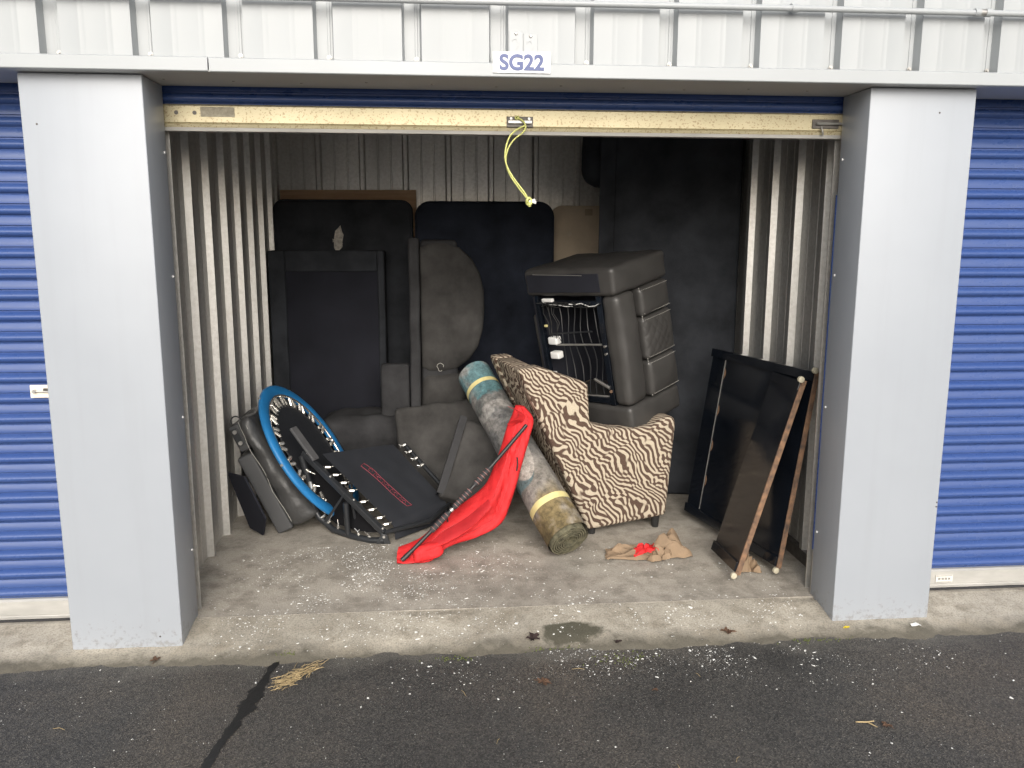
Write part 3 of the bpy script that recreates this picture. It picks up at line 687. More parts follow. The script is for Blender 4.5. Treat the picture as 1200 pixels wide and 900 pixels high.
for k in range(48): a = 2 * PI * k / 48; mtt.v.append(Vector((.318 * math.cos(a), .318 * math.sin(a), 0)))
for k in range(48): mtt.f.append((0, 1 + k, 1 + (k + 1) % 48))
mtt.build('jumping_mat', MAT['mat_cloth'], T1, smooth=60, world=False)
torus(.318, .008, .004, 48, 6).build('mat_hem', MAT['rubber'], T1, smooth=60, world=False)
def spring_mesh(L, r):
    mb = MB(); pts = []; rr = []
    n = 9
    for k in range(n * 2 + 1):
        pts.append((.012 + (L - .024) * k / (n * 2), 0, 0)); rr.append(r if k % 2 else r * .78)
    mb.tube(pts, rr, 7)
    mb.tube([(.014, 0, 0), (0, 0, .004)], .0022, 5); mb.tube([(L - .014, 0, 0), (L, 0, .004)], .0022, 5)
    return mb.mesh('spring', smooth=35)
sm1 = spring_mesh(.080, .0115)
for k in range(44):
    a = 2 * PI * k / 44 + .05
    link('spring', sm1, MAT['chrome'], T1, Matrix.Rotation(a, 4, 'Z') @ Matrix.Translation((.316, 0, .006)) @ Matrix.Rotation((.22 if k % 2 else -.22), 4, 'Z'))
for k in range(6):
    a = 2 * PI * k / 6 + .35; p = Vector((.455 * math.cos(a), .455 * math.sin(a), 0)); d_ = Vector((math.cos(a), math.sin(a), 0))
    MB().tube([p, p + d_ * .022], .008, 8).build('leg_socket', MAT['steel'], T1, smooth=40, world=False)

# ------------------------------------------------------------------ black folding trampoline
P1, P2, P3, P4 = Vector((.31, 1.30, .502)), Vector((.777, 1.06, .092)), Vector((.858, 1.80, .417)), Vector((1.175, 1.50, .135))
T2 = thing('folding_trampoline', 'black folding trampoline with red print half folded in front of the cushions', 'trampoline', (.6, 1.25, FZ))
bd = (P2 - P1).normalized(); n2 = (P3 - P1).cross(bd).normalized()
if n2.z < 0: n2 = -n2
def bar(a, b_, w, h, nrm, name, mat, bev=.004):
    a, b_ = Vector(a), Vector(b_); d = (b_ - a).normalized(); s = d.cross(nrm).normalized(); u = s.cross(d)
    return MB().prism([(-w / 2, -h / 2), (w / 2, -h / 2), (w / 2, h / 2), (-w / 2, h / 2)], a, s, u, d, (b_ - a).length).build(name, mat, T2, bevel=bev)
fbar = bar(P1, P2, .030, .034, n2, 'fold_bar', MAT['black_metal'])
for k in (.04, .33, .62, .97):
    p = P1.lerp(P2, k) + n2 * .017; MB().tube([p, p + n2 * .005], [.008, .005], 8).build('bolt', MAT['steel'], fbar, smooth=40)
g0 = P1.lerp(P2, .14) + n2 * .03; g1 = at(343, 501, 1.33)
bar(g0, g1, .052, .018, n2, 'padded_flap', simple('grey_foam_pad', (.075, .075, .078), .7), .006)
# outer half: frame tube round P1-P3-P4-P2 and mat
MB().tube([P3, P4, P2.lerp(P4, .55) + Vector((.03, -.06, -.025)), P2], .014, 8).build('frame_tube', MAT['black_metal'], T2, smooth=50)
m1, m2 = P1.lerp(P2, .06), P1.lerp(P2, .985); m3, m4 = P3.lerp(P4, .0), P3.lerp(P4, 1.0)
def matf(u, v):
    # u across from bar to the far edge, v along the bar; the near edge hangs over
    uu = .13 + .74 * u
    vv = min(v, .86) / .86
    p = m1.lerp(m2, vv).lerp(m3.lerp(m4, vv), uu) + n2 * .010
    if v > .86:
        k = (v - .86) / .14; p += Vector((.012, -.03, -.13 * (.6 + .4 * u)) ) * k ** .8
    p.z -= .012 * math.sin(PI * u) * math.sin(PI * vv)
    p += n2 * .004 * nz((u * 4, v * 4, 0), 1.2)
    p.z = max(p.z, FZ + .01); return p
MB().grid(matf, 26, 34).build('jumping_mat', MAT['mat_cloth'], T2, smooth=70)
# red outlined print on the mat (unreadable slanted outline lettering)
def onmat(u, v): return matf(u, v) + n2 * .0035
prt = MB()
def sq(pts): prt.tube([onmat(u, v) for u, v in pts], .0016, 5)
sq([(.33, .19), (.39, .17), (.44, .24), (.45, .34), (.46, .45), (.47, .56), (.48, .68), (.49, .74)])
sq([(.33, .19), (.36, .28), (.375, .37), (.38, .46), (.385, .55), (.40, .66), (.42, .73), (.49, .74)])
for k in range(9):
    v0 = .24 + k * .053
    sq([(.375 + .004 * k, v0 + .015), (.405 + .004 * k, v0 - .012 + .02 * (k % 2)), (.43 + .004 * k, v0 + .012), (.40 + .004 * k, v0 + .034)])
prt.build('red_lettering', MAT['mark_red'], T2)
def hook_spring():
    mb = MB(); mb.tube([(.004 + .030 * k / 14, 0, 0) for k in range(15)], [.0098 if k % 2 else .0080 for k in range(15)], 8)
    mb.tube([(.032, 0, .002), (.046, .003, .004), (.066, .012, .006)], .0026, 5); mb.tube([(.042, .002, .004), (.050, -.012, .010)], .0024, 5); mb.tube([(.006, 0, 0), (-.006, 0, .004)], .0026, 5)
    return mb.mesh('spring', smooth=35)
sm2 = hook_spring()
def place_spring(p, d, parent=T2, mesh=sm2):
    d = Vector(d).normalized(); q = d.to_track_quat('X', 'Z').to_matrix().to_4x4()
    link('spring', mesh, MAT['chrome'], parent, Matrix.Translation(Vector(p) - parent.location) @ q)
for k in (.22, .32, .42, .52, .66, .76, .86, .94):
    p = P1.lerp(P2, k); d = (P3.lerp(P4, k) - p).normalized(); place_spring(p + d * .018 + n2 * .018, d + bd * .25)
for k in (.04, .16, .28, .40, .80, .92):
    p = P3.lerp(P4, k); d = (P1.lerp(P2, k) - p).normalized(); place_spring(p + d * .012 + n2 * .016, d + bd * .3)
# lower half: hanging frame facing the opening
Bp = [P1 + Vector((-.01, 0, -.02)), at(361, 560, 1.31), at(364, 588, 1.31), at(374, 606, 1.29), Vector((.475, 1.235, .055)), Vector((.60, 1.14, .045)), Vector((.70, 1.08, .043)), P2 + Vector((.0, .0, -.045))]
MB().tube(Bp, .019, 8).build('lower_frame_tube', MAT['black_metal'], T2, smooth=60)
bc = sum(Bp, Vector()) / len(Bp) + Vector((.05, .04, .06))
lm = MB(); inner = [p.lerp(bc, .15) + Vector((0, .03, 0)) for p in Bp] + [P2.lerp(P1, k) + Vector((-.01, .03, -.03)) for k in (.15, .5, .85)]
lm.v.append(bc + Vector((0, .04, 0))); lm.v += inner; lm.f = [(0, 1 + i, 1 + (i + 1) % len(inner)) for i in range(len(inner))]
DULL = simple('dull_black_cloth', (.008, .008, .009), .95, var=.2, spec=.1)
lm.build('lower_mat', DULL, T2, smooth=60)
for i, k in ((0, .55), (1, .2), (1, .9), (3, .1), (3, .55), (4, .2), (4, .75), (5, .4), (6, .1)):
    p = Bp[i].lerp(Bp[i + 1], k); d = (bc - p); place_spring(p + Vector((0, -.006, 0)), d)
cpt = P1.lerp(P2, .60)
MB().tube([cpt + Vector((-.03, 0, -.015)), at(408, 627, 1.16)], .016, 10).build('leg', MAT['black_metal'], T2, smooth=50)
MB().tube([cpt + Vector((.0, .05, -.03)), at(418, 615, 1.22)], .010, 8).build('leg', MAT['black_metal'], T2, smooth=50)
a, b_, c3 = at(403, 578, 1.15), at(379, 612, 1.22), at(394, 620, 1.18)
MB().prism([(0, 0), (1, 0), (.92, .22), (.1, .12)], a, b_ - a, c3 - b_, Vector((0, 1, 0)), .008).build('brace_plate', MAT['black_metal'], T2, bevel=.002)
ep = P2 + Vector((.0, -.012, -.03))
MB().prism([(-.045, -.030), (.035, -.032), (.020, .02), (-.012, .03)], ep, (1, 0, 0), (0, 0, 1), (0, 1, 0), .012).build('end_plate', MAT['black_metal'], T2, bevel=.002)
MB().tube([ep + Vector((0, -.002, .012)), ep + Vector((0, -.008, .012))], .008, 8).build('bolt', MAT['steel'], T2, smooth=40)
q = P2.lerp(P4, .35)
MB().tube([q + Vector((0, .05, -.02)), Vector((q.x, q.y + .05, FZ))], .013, 8).build('leg', MAT['black_metal'], T2, smooth=50)
MB().tube([P4 + Vector((-.03, .0, -.01)), Vector((P4.x - .03, P4.y, FZ))], .013, 8).build('leg', MAT['black_metal'], T2, smooth=50)

# ------------------------------------------------------------------ rolled rug
R0, R1 = Vector((1.765, .745, .150)), Vector((1.312, 1.74, .868))
rz = (R1 - R0).normalized(); rx = Vector((1, 0, 0)) - rz * rz.x; rx.normalize(); ry = rz.cross(rx); LR = (R1 - R0).length
t = thing('rolled_rug', 'dirty rolled up rug with two yellow tape bands leaning across the heap', 'rug', R0, basis(rx, ry, rz))
def rug(u, v):
    a = 2 * PI * v; r = .123 - .012 * u + .0035 * nz((math.cos(a), math.sin(a), u * 6), 2.0)
    r *= 1 - .05 * math.cos(2 * a)
    return Vector((r * math.cos(a), r * math.sin(a), LR * u))
MB().grid(rug, 44, 36, cv=True).build('outer_layer', MAT['rug'], t, smooth=70, world=False)
def spiral(r0, turns, z0, z1, thick, n=120):
    mb = MB()
    def fn(u, v):
        a = 2 * PI * turns * u; r = r0 - (turns * thick * 1.55) * u + .002 * math.sin(7 * a)
        k = [(0, 0), (0, 1), (-thick, 1), (-thick, 0)][round(v * 3)]
        rr = r + k[0]; return Vector((rr * math.cos(a) * .95, rr * math.sin(a) * 1.0, z1 if k[1] == 0 else z0 - .01 * u + .004 * nz((a, 0, 0), 1.1)))
    return mb.grid(fn, n, 4)
spiral(.119, 5.6, -.018, .12, .0085).build('wound_end', MAT['rug_edge'], t, smooth=40, world=False)
spiral(.108, 5.0, LR + .004, LR - .1, .008).build('wound_end', MAT['rug_edge'], t, smooth=40, world=False)
for s0, w_ in ((.205, .040), (LR - .155, .030)):
    def band(u, v):
        a = 2 * PI * v; z = s0 + w_ * (u - .5) + .006 * math.sin(a); p = rug(max(0, min(1, z / LR)), v); f = (.1235 / .123) ; return Vector((p.x * 1.018, p.y * 1.018, z))
    MB().grid(band, 3, 36, cv=True).build('tape_band', MAT['tape'], t, smooth=60, world=False)

# ------------------------------------------------------------------ red bag with black pole
outer = [(466, 663, .76), (500, 660, .77), (526, 640, .83), (560, 628, .88), (588, 612, .92), (601, 582, .95), (611, 547, .98), (621, 512, 1.02), (625, 491, 1.05), (614, 476, 1.08)]
inner_ = [(467, 641, .83), (494, 629, .86), (521, 604, .92), (546, 587, .96), (568, 568, 1.0), (578, 548, 1.03), (587, 524, 1.05), (594, 500, 1.07), (600, 486, 1.08), (604, 475, 1.09)]
O = [at(*p) for p in outer]; I = [at(*p) for p in inner_]
t = thing('red_bag', 'limp red nylon bag sagging open between the trampoline and the rolled rug', 'bag', (.95, .80, FZ))
def cr_(P, u):
    f = u * (len(P) - 1); i = min(int(f), len(P) - 2); k = f - i
    p0, p1, p2, p3 = P[max(0, i - 1)], P[i], P[i + 1], P[min(len(P) - 1, i + 2)]
    return .5 * ((2 * p1) + (p2 - p0) * k + (2 * p0 - 5 * p1 + 4 * p2 - p3) * k * k + (3 * p1 - p0 - 3 * p2 + p3) * k ** 3)
def bag(u, v):
    o_, i_ = cr_(O, u), cr_(I, u); w = math.sin(PI * min(1, max(0, u * .97 + .02)))
    a = 2 * PI * v; k = .5 - .5 * math.cos(a)                       # 0 outer .. 1 inner .. back
    p = o_.lerp(i_, k)
    side = math.sin(a)
    off = (-.065 if side > 0 else .03) * abs(side) ** .8 * (.35 + .65 * w)
    p = p + Vector((.25 * off, off, .1 * off))
    fold = .014 * math.sin(k * 9 + 4 * u) * w + .012 * nz((u * 7, k * 3, 0), 1.4) + .016 * (.5 - abs(nz((u * 13 - k * 5, k * 3, 2), 1.0))) + .006 * nz((u * 30, k * 8, 5), 1.0)
    p += Vector((.3, -1, .2)) * fold * abs(side)
    p.z = max(p.z, FZ + .006); return p
bagb = MB().grid(bag, 110, 44, cv=True)
n0 = len(bagb.v); bagb.f.append(tuple(range(43, -1, -1))); bagb.f.append(tuple(range(n0 - 44, n0)))
bagb.build('shell', MAT['red'], t, smooth=70)
for vv in (.17, .30):
    MB().tube([bag(k / 60, vv) + Vector((.0, -.0015, .001)) for k in range(3, 58)], .0024, 6).build('seam', MAT['red_inside'], t, smooth=60)
# folded pouch at the lower end and the open flap
pc2 = at(500, 648, .755)
rbox(pc2.x - .075, pc2.x + .085, pc2.y - .035, pc2.y + .03, pc2.z - .035, pc2.z + .05, r=.03, step=.02, wob=.014, ws=14, seed=41, fn=lambda w: Vector((w.x, w.y, max(FZ + .004, w.z + .22 * (w.x - pc2.x))))).build('pouch', MAT['red'], t, smooth=70)
F0 = [at(503, 634, .80), at(525, 618, .84), at(548, 603, .88), at(572, 583, .91)]; F1 = [at(500, 640, .79), at(528, 628, .80), at(552, 613, .83), at(575, 590, .89)]
MB().grid(lambda u, v: cr_(F0, u).lerp(cr_(F1, u), v) + Vector((0, -.065 - .012 * math.sin(PI * v) + .035 * (1 - v), 0)), 24, 6).build('lining_flap', MAT['red_inside'], t, smooth=70)
MB().tube([cr_(F1, k / 20) + Vector((0, -.068, .002)) for k in range(21)], .0035, 6).build('hem', MAT['red'], t, smooth=60)
for q, e in (((522, 605, .86), (.012, -.008, -.03)), ((606, 536, .93), (-.002, 0, -.075))):
    a = at(*q); MB().tube([a, a + Vector(e) * .5 + Vector((.004, 0, 0)), a + Vector(e)], .004, 6).build('cord_toggle', MAT['black_plastic'], t, smooth=50)
L0 = at(604, 484, 1.0)
MB().grid(lambda u, v: L0 + Vector((.055 * math.sin(PI * 1.15 * (u - .07)) - .02, -.03 + .012 * nz((u * 5, v, 0), 1), .10 * u - .06 + .0)) + Vector((.035 * (v - .5), .04 * (v - .5), -.02 * (v - .5))), 20, 5).build('loop_end', MAT['red'], t, smooth=70)
# pole
A0, A1 = at(472, 656, .72), at(617, 498, .99)
t = thing('grip_pole', 'black pole with ringed foam grips lying along the red bag', 'pole', A0)
def onp(k): return A0.lerp(A1, k) + Vector((0, 0, -.02 * math.sin(PI * k)))
MB().tube([onp(k / 12) for k in range(13)], .0105, 10).build('rod', MAT['black_plastic'], t, smooth=50)
MB().tube([onp(0) + Vector((-.006, 0, -.003)), onp(.03), onp(.09)], [.012, .014, .009], 10).build('tip', MAT['black_plastic'], t, smooth=50)
for k0, k1, nr_ in ((.22, .36, 5), (.40, .54, 6), (.57, .69, 5)):
    gp = MB().tube([onp(k0), onp(k0 + .01), onp(k1 - .01), onp(k1)], [.0135, .0165, .0155, .0125], 10).build('foam_grip', MAT['rubber'], t, smooth=50)
    for j in range(nr_):
        k = k0 + (k1 - k0) * (j + .7) / (nr_ + .4)
        MB().tube([onp(k), onp(k + .004)], .0172, 10, caps=False).build('grip_ring', simple('dull_pink_ring', (.24, .12, .11), .6) if not bpy.data.materials.get('dull_pink_ring') else bpy.data.materials['dull_pink_ring'], gp, smooth=50)
MB().tube([onp(.375), onp(.392)], .0125, 10).build('joint_collar', MAT['steel'], t, smooth=50)

# ------------------------------------------------------------------ zebra print armchair
ca, sa = math.cos(math.radians(12)), math.sin(math.radians(12))
t = thing('zebra_armchair', 'zebra print armchair seen from its side under the upturned recliner', 'armchair', (1.937, 1.085, FZ), Matrix.Rotation(math.radians(12), 3, 'Z'))
side = [(-.425, .985), (-.30, .992), (-.014, .888), (0, .660), (.12, .628), (.26, .612), (.38, .618), (.475, .672), (.525, .668), (.536, .62), (.492, .075), (.0, .032)]
MB().prism(side, (0, 0, 0), (1, 0, 0), (0, 0, 1), (0, 1, 0), .13).build('side_panel', MAT['zebra'], t, smooth=60, bevel=.026, seg=4, world=False)
side2 = [(-.425, .985), (-.30, .992), (-.22, .80), (-.1, .56), (.26, .53), (.46, .54), (.525, .53), (.492, .075), (.0, .032)]
MB().prism(side2, (0, .50, 0), (1, 0, 0), (0, 0, 1), (0, 1, 0), .13).build('side_panel', MAT['zebra'], t, smooth=60, bevel=.026, seg=4, world=False)
MB().prism([(-.415, .98), (-.30, .985), (-.22, .86), (.10, .10), (.0, .035)], (0, .132, 0), (1, 0, 0), (0, 0, 1), (0, 1, 0), .366).build('backrest', MAT['zebra'], t, smooth=60, bevel=.02, seg=3, world=False)
MB().prism([(.02, .12), (.48, .10), (.50, .38), (-.08, .38)], (0, .132, 0), (1, 0, 0), (0, 0, 1), (0, 1, 0), .366).build('seat', MAT['zebra'], t, smooth=60, bevel=.02, seg=3, world=False)
for (fx, fy) in ((.035, .04), (.44, .04), (.06, .58), (.44, .58)):
    MB().tube([(fx, fy, .07), (fx, fy, .0)], [.026, .020], 12).build('foot', MAT['black_plastic'], t, smooth=40, world=False)

# ------------------------------------------------------------------ upturned leather recliner
RM = Matrix(((.6426, .7452, -.1782), (-.7647, .6385, -.0871), (.0488, .1922, .9801)))
t = thing('leather_recliner', 'black leather recliner tipped on its side on the zebra armchair, mechanism showing', 'recliner', (2.034, 1.092, 1.55), RM)
a_, b0, h_ = .645, .47, .966
def L(mb, name, mat, parent=None, **kw): return mb.build(name, mat, parent or t, world=False, **kw)
L(rbox(-a_ - .015, .012, -.012, b0 + .03, -.152, .006, r=.028, step=.04, puff=(.012, 0, .016), wob=.007, ws=8, seed=51), 'armrest', MAT['leather'], smooth=75)
L(rbox(-a_, .004, -.004, b0 + .02, -h_, -h_ + .155, r=.028, step=.04, puff=(.012, 0, 0), wob=.007, ws=8, seed=52), 'armrest', MAT['leather'], smooth=75)
L(MB().box(-a_ + .01, -.085, -.018, -.0125, -.128, -.022), 'dust_cover', MAT['dust_cloth'], bevel=.002)
L(MB().tube([(-a_ + .07, -.020, -.018), (-.20, -.020, -.030)], .0025, 6), 'staple_strip', MAT['steel'])
L(rbox(-.11, .000, .004, .185, -.808, -.153, r=.035, step=.035, puff=(.022, 0, 0), wob=.006, ws=10, seed=53), 'front_pad', MAT['leather'], smooth=75)
def quilt(w):
    y, z = w.y - .33, w.z + .455; d = 1e9
    for s in (1, -1):
        q = (y * .9 + s * z * .75) / .058; d = min(d, abs(q - round(q)))
    if w.x > .0 and abs(z) < .115 and abs(y) < .125: w = w.copy(); w.x -= .0045 * max(0, 1 - d / .16)
    return w
for z0, z1, fn, st_ in ((-.325, -.156, None, .035), (-.582, -.330, quilt, .011), (-.804, -.587, None, .035)):
    fr = L(rbox(-.10, .022, .20, b0 + .01, z0, z1, r=.028, step=st_, puff=(.018, 0, 0), wob=.004, ws=10, seed=z0 * 30, fn=fn, mx=40), 'footrest_segment', MAT['leather'], smooth=75)
    for e in (z0 + .016, z1 - .016):
        st2 = MB()
        for k in range(18):
            y = .215 + (b0 - .225) * k / 17; x = .0215 + .004 * math.sin(PI * k / 17)
            st2.box(x, x + .0022, y, y + .008, e, e + .0022)
        tag(L(st2, 'stitching', MAT['thread'], fr), None, kind='stuff')
st2 = MB()
for k in range(44): z = -.80 + .635 * k / 43; st2.box(.009, .0125, .2075, .2098, z, z + .009)
tag(L(st2, 'stitching', MAT['thread']), None, kind='stuff')
st2 = MB()
for k in range(34): y = .01 + (b0 - .01) * k / 33; st2.box(.000, .003, y, y + .008, -.020, -.017)
tag(L(st2, 'stitching', MAT['thread']), None, kind='stuff')
# box frame behind the mechanism
L(MB().box(-a_, -.12, b0 - .06, b0 - .03, -h_ + .156, -.151), 'seat_deck', MAT['dust_cloth'])
L(MB().box(-a_, -a_ + .02, .02, b0 - .062, -h_ + .156, -.151), 'rear_panel', MAT['dust_cloth'])
L(rbox(-a_ - .05, -a_ - .002, .04, .30, -h_ + .20, -.28, r=.02, step=.06, wob=.006, seed=61), 'back_stub', MAT['leather'], smooth=70)
for (x0, x1, z0, z1) in ((-.150, -.112, -h_ + .157, -.152), (-a_ + .022, -a_ + .05, -h_ + .157, -.152), (-a_ + .051, -.151, -.215, -.185), (-a_ + .051, -.151, -h_ + .165, -h_ + .20)):
    L(MB().box(x0, x1, .012, .045, z0, z1), 'frame_rail', MAT['black_panel'], bevel=.003)
for z in (-.43, -.475): L(MB().tube([(-.128, .012, z - .02), (-.128, .004, z - .02)], .008, 8), 'bolt', MAT['chrome'], smooth=40)
L(MB().tube([(-.128, .012, -.72), (-.128, .004, -.72)], .009, 8), 'bolt', MAT['rust'], smooth=40)
L(MB().tube([(-a_ + .12, .035, -.462), (-.14, .03, -.445)], .0065, 8), 'cross_rod', MAT['steel'], smooth=50)
L(MB().tube([(-a_ + .06, .05, -.40), (-.24, .05, -.375)], .005, 8), 'cross_rod', MAT['black_metal'], smooth=50)
L(MB().tube([(-.24, .012, -.655), (-.135, .010, -.70)], .0105, 10), 'gas_strut', MAT['chrome'], smooth=50)
L(MB().tube([(-a_ + .05, .03, -.78), (-.15, .03, -.76)], .006, 8), 'cross_rod', MAT['steel'], smooth=50)
for k in range(6):
    x = -a_ + .16 + k * .055
    L(MB().tube([(x + .012 * math.sin(j * .7 + k), .06 + .01 * math.cos(j), -.24 - .052 * j) for j in range(11)], .0032, 6), 'deck_spring', MAT['black_metal'], smooth=50)
for z0, z1 in ((-.455, -.408), (-.545, -.50)):
    L(rbox(-a_ + .085, -a_ + .155, .0, .05, z0, z1, r=.01, step=.03, seed=2), 'motor_block', MAT['white_plastic'], smooth=50)
L(rbox(-a_ + .065, -a_ + .098, .0, .03, -.69, -.63, r=.006, step=.03), 'motor_block', MAT['white_plastic'], smooth=50)
L(rbox(-a_ + .09, -a_ + .175, -.004, .02, -.19, -.168, r=.006, step=.03), 'plug', MAT['white_plastic'], smooth=50)
for j in range(11):
    xs = rnd.uniform(-a_ + .05, -.30); L(MB().tube([(xs + .045 * k + rnd.uniform(-.01, .01), -.004 + rnd.uniform(-.01, .012), -.185 - rnd.uniform(0, .035)) for k in range(6)], .0028 if j % 3 else .0022, 5), 'wire', MAT['white_plastic'] if j % 5 == 4 else MAT['black_plastic'], smooth=50)
for j in range(5):
    xs = -a_ + .09 + .02 * j; L(MB().tube([(xs + rnd.uniform(-.018, .018), .015 + rnd.uniform(-.01, .01), -.20 - .06 * k) for k in range(5)], .0024, 5), 'wire', MAT['black_plastic'], smooth=50)
L(MB().tube([(-a_ + .085, .0, -.335), (-a_ + .10, .0, -.335)], .008, 8), 'yellow_connector', MAT['tape'])

# ------------------------------------------------------------------ two black panels on castors at the right wall
def castor_panel(name, label, b_near, b_far, t_near, t_far, th, lip, far_trim):
    bn, bf, tn, tf = map(Vector, (b_near, b_far, t_near, t_far))
    t = thing(name, label, 'panel', (bn + bf) / 2)
    e1 = (bf - bn).normalized(); e2 = (tn - bn).normalized(); nn = e1.cross(e2).normalized()
    if nn.x > 0: nn = -nn
    H, Wd = (tn - bn).length, (bf - bn).length; Wt = (tf - tn).length
    def Q(u, v, k): return bn + e1 * u + e2 * v + nn * k
    def blk(u0, u1, v0, v1, k0, k1, nm, m_, bev=.002, par=None):
        mb = MB(); mb.add([Q(u, v, k) for k in (k0, k1) for v in (v0, v1) for u in (u0, u1)], [(0, 2, 3, 1), (4, 5, 7, 6), (0, 1, 5, 4), (2, 6, 7, 3), (0, 4, 6, 2), (1, 3, 7, 5)])
        return mb.build(nm, m_, par or t, bevel=bev)
    blk(.013, Wd, .05, H - .03, 0, th, 'board', MAT['black_panel'])
    blk(.012, Wd + .004, .045, .095, -.008, th + .012, 'bottom_lip', MAT['black_panel'])
    blk(.012, Wd + .004, H - .075, H - .028, -.008, th + lip, 'top_lip', MAT['black_panel'])
    blk(.0035, .0115, .035, H - .02, -.004, th + .003, 'edge_rail', MAT['rust'], .002)
    if far_trim:
        blk(Wd - .145, Wd - .141, .10, H - .08, th + .0005, th + .004, 'seam', MAT['steel'], .0)
        for k in range(4):
            v = .24 + k * .215; o_ = [(Wd - .150 - .018 * math.sin(PI * j / 6), v + .075 * j / 6) for j in range(7)]
            mb = MB(); mb.v = [Q(u, w_, th + .0012) for u, w_ in o_]; mb.f = [tuple(range(7))]; mb.build('rust_patch', MAT['rust'], t)
    for v, s in ((.03, -1), (H - .02, 1)):
        c_ = Q(.004, v, th + .014)
        f = MB().tube([Q(.004, v - s * .02, th * .5), Q(.004, v, th + .008)], .011, 8).build('castor_fork', MAT['rust'], t, smooth=40)
        w0 = Q(-.010, v, th + .016)
        MB().tube([w0 - e1 * .006, w0 - e1 * .004, w0 + e1 * .010, w0 + e1 * .012], [.011, .0155, .0155, .011], 14).build('wheel', MAT['castor'], f, smooth=40)
    return t
castor_panel('castor_panel', 'wide black metal panel with rusty edge and castors flat against the right wall', (2.806, .452, FZ + .0), (2.600, 1.36, FZ), (2.945, .44, 1.10), (2.945, 1.40, 1.10), .02, .012, True)
castor_panel('narrow_castor_panel', 'narrower black metal panel with rusty edge leaning in front of the wide panel', (2.562, .385, FZ + .0), (2.545, .70, FZ), (2.880, .435, 1.05), (2.87, .80, 1.05), .02, .006, False)

# ------------------------------------------------------------------ paper, rope, small litter
def crumple(u, v, w, d, h, seed):
    x = (u - .5) * w; y = (v - .5) * d
    e = (1 - (2 * u - 1) ** 4) * (1 - (2 * v - 1) ** 4)
    z = h * max(0, .45 + 1.3 * nz((u * 2.6, v * 2.6, 0), 1.5, seed) + .6 * abs(nz((u * 6, v * 6, 0), 1.1, seed))) * (e ** .5) + .012 * abs(nz((u * 9, v * 9, 0), 1, seed)) + .005
    x += .03 * nz((u * 4, v * 4, 5), 1, seed); y += .03 * nz((u * 4, v * 4, 9), 1, seed)
    return x, y, z
t = thing('paper_bag', 'crumpled brown paper bag with a red scrap on the floor beside the zebra armchair', 'paper bag', (2.20, .78, FZ))
def pb(u, v):
    x, y, z = crumple(u, v, .44, .19, .05, 2.0); s = max(0, (u - .62) / .38)
    z += (.085 + .05 * nz((u * 8, v * 6, 0), 1.1, 7)) * max(0, math.sin(PI * min(1, s))) ** .7 * max(0, math.sin(PI * v)) ** .6 if s > 0 else 0
    y += .02 * s; return Vector((x, y * (1 - .25 * (1 - u)), z))
MB().grid(pb, 44, 26).build('bag_sheet', MAT['kraft'], t, smooth=22, world=False)
def pr_(u, v):
    x, y, z = crumple(u, v, .13, .08, .045, 6.0); return Vector((x - .015, y - .045, z + .035 * math.sin(PI * u)))
MB().grid(pr_, 14, 10).build('red_scrap', MAT['red'], t, smooth=25, world=False)
def pf(u, v):
    x, y, z = crumple(u, v, .12, .09, .05, 11.0); return Vector((x + .05, y - .07, z + .02 * u))
MB().grid(pf, 14, 10).build('torn_flap', MAT['kraft'], t, smooth=22, world=False)
t = thing('paper_scrap', 'small crumpled brown paper scrap on the floor between the two black panels', 'paper scrap', (2.665, .55, FZ))
MB().grid(lambda u, v: Vector(crumple(u, v, .10, .12, .07, 4.0)), 16, 14).build('scrap', MAT['kraft'], t, smooth=22, world=False)

rp = thing('pull_rope', 'yellow green looped pull rope hanging from the raised door', 'rope', at(606, 138, .225))
loopA = [at(*p) for p in ((606, 138, .222), (612, 141, .221), (616, 148, .220), (613, 155, .220), (603, 163, .222), (596, 173, .222), (593, 184, .222), (594, 196, .222), (600, 209, .222), (610, 223, .222), (619, 234, .222))]
loopB = [at(*p) for p in ((606, 138, .222), (613, 142, .217), (615, 147, .216), (607, 151, .216), (598, 159, .216), (593, 172, .216), (592, 186, .216), (596, 199, .216), (605, 213, .216), (615, 226, .216), (619, 234, .218))]
for P in (loopA, loopB): MB().tube([cr_(P, k / 40) for k in range(41)], .0036, 7).build('strand', MAT['rope'], rp, smooth=60)
kn = at(620, 236, .22)
MB().tube([kn + Vector((.010 * math.cos(a), .008 * math.sin(2 * a), .014 * math.sin(a))) for a in [k * 2 * PI / 14 for k in range(14)]], .0062, 8, closed=True).build('knot', MAT['rope'], rp, smooth=60)
for d_ in ((.03, -.003, -.006), (.026, .004, .006), (.004, 0, -.022)): MB().tube([kn, kn + Vector(d_) * .6, kn + Vector(d_)], [.0045, .005, .006], 7).build('frayed_tail', MAT['white_plastic'] if d_[0] > .01 else MAT['rope'], rp, smooth=50)
q = at(606, 138, .2262); MB().tube([q + Vector((.008 * math.cos(a), 0, .006 * math.sin(a))) for a in [k * 2 * PI / 10 for k in range(10)]], .003, 6, closed=True).build('hitch', MAT['rope'], rp, smooth=50)

g = at(208, 321, .234)
tag(MB().prism([(-.010, -.026), (.007, -.020), (.010, .01), (.004, .024), (-.008, .016)], (-.012, .2350, g.z), (1, 0, 0), (0, 0, 1), (0, 1, 0), -.004).build('green_tape', MAT['green']), 'scrap of green tape stuck to the door guide by the left pillar', 'tape')

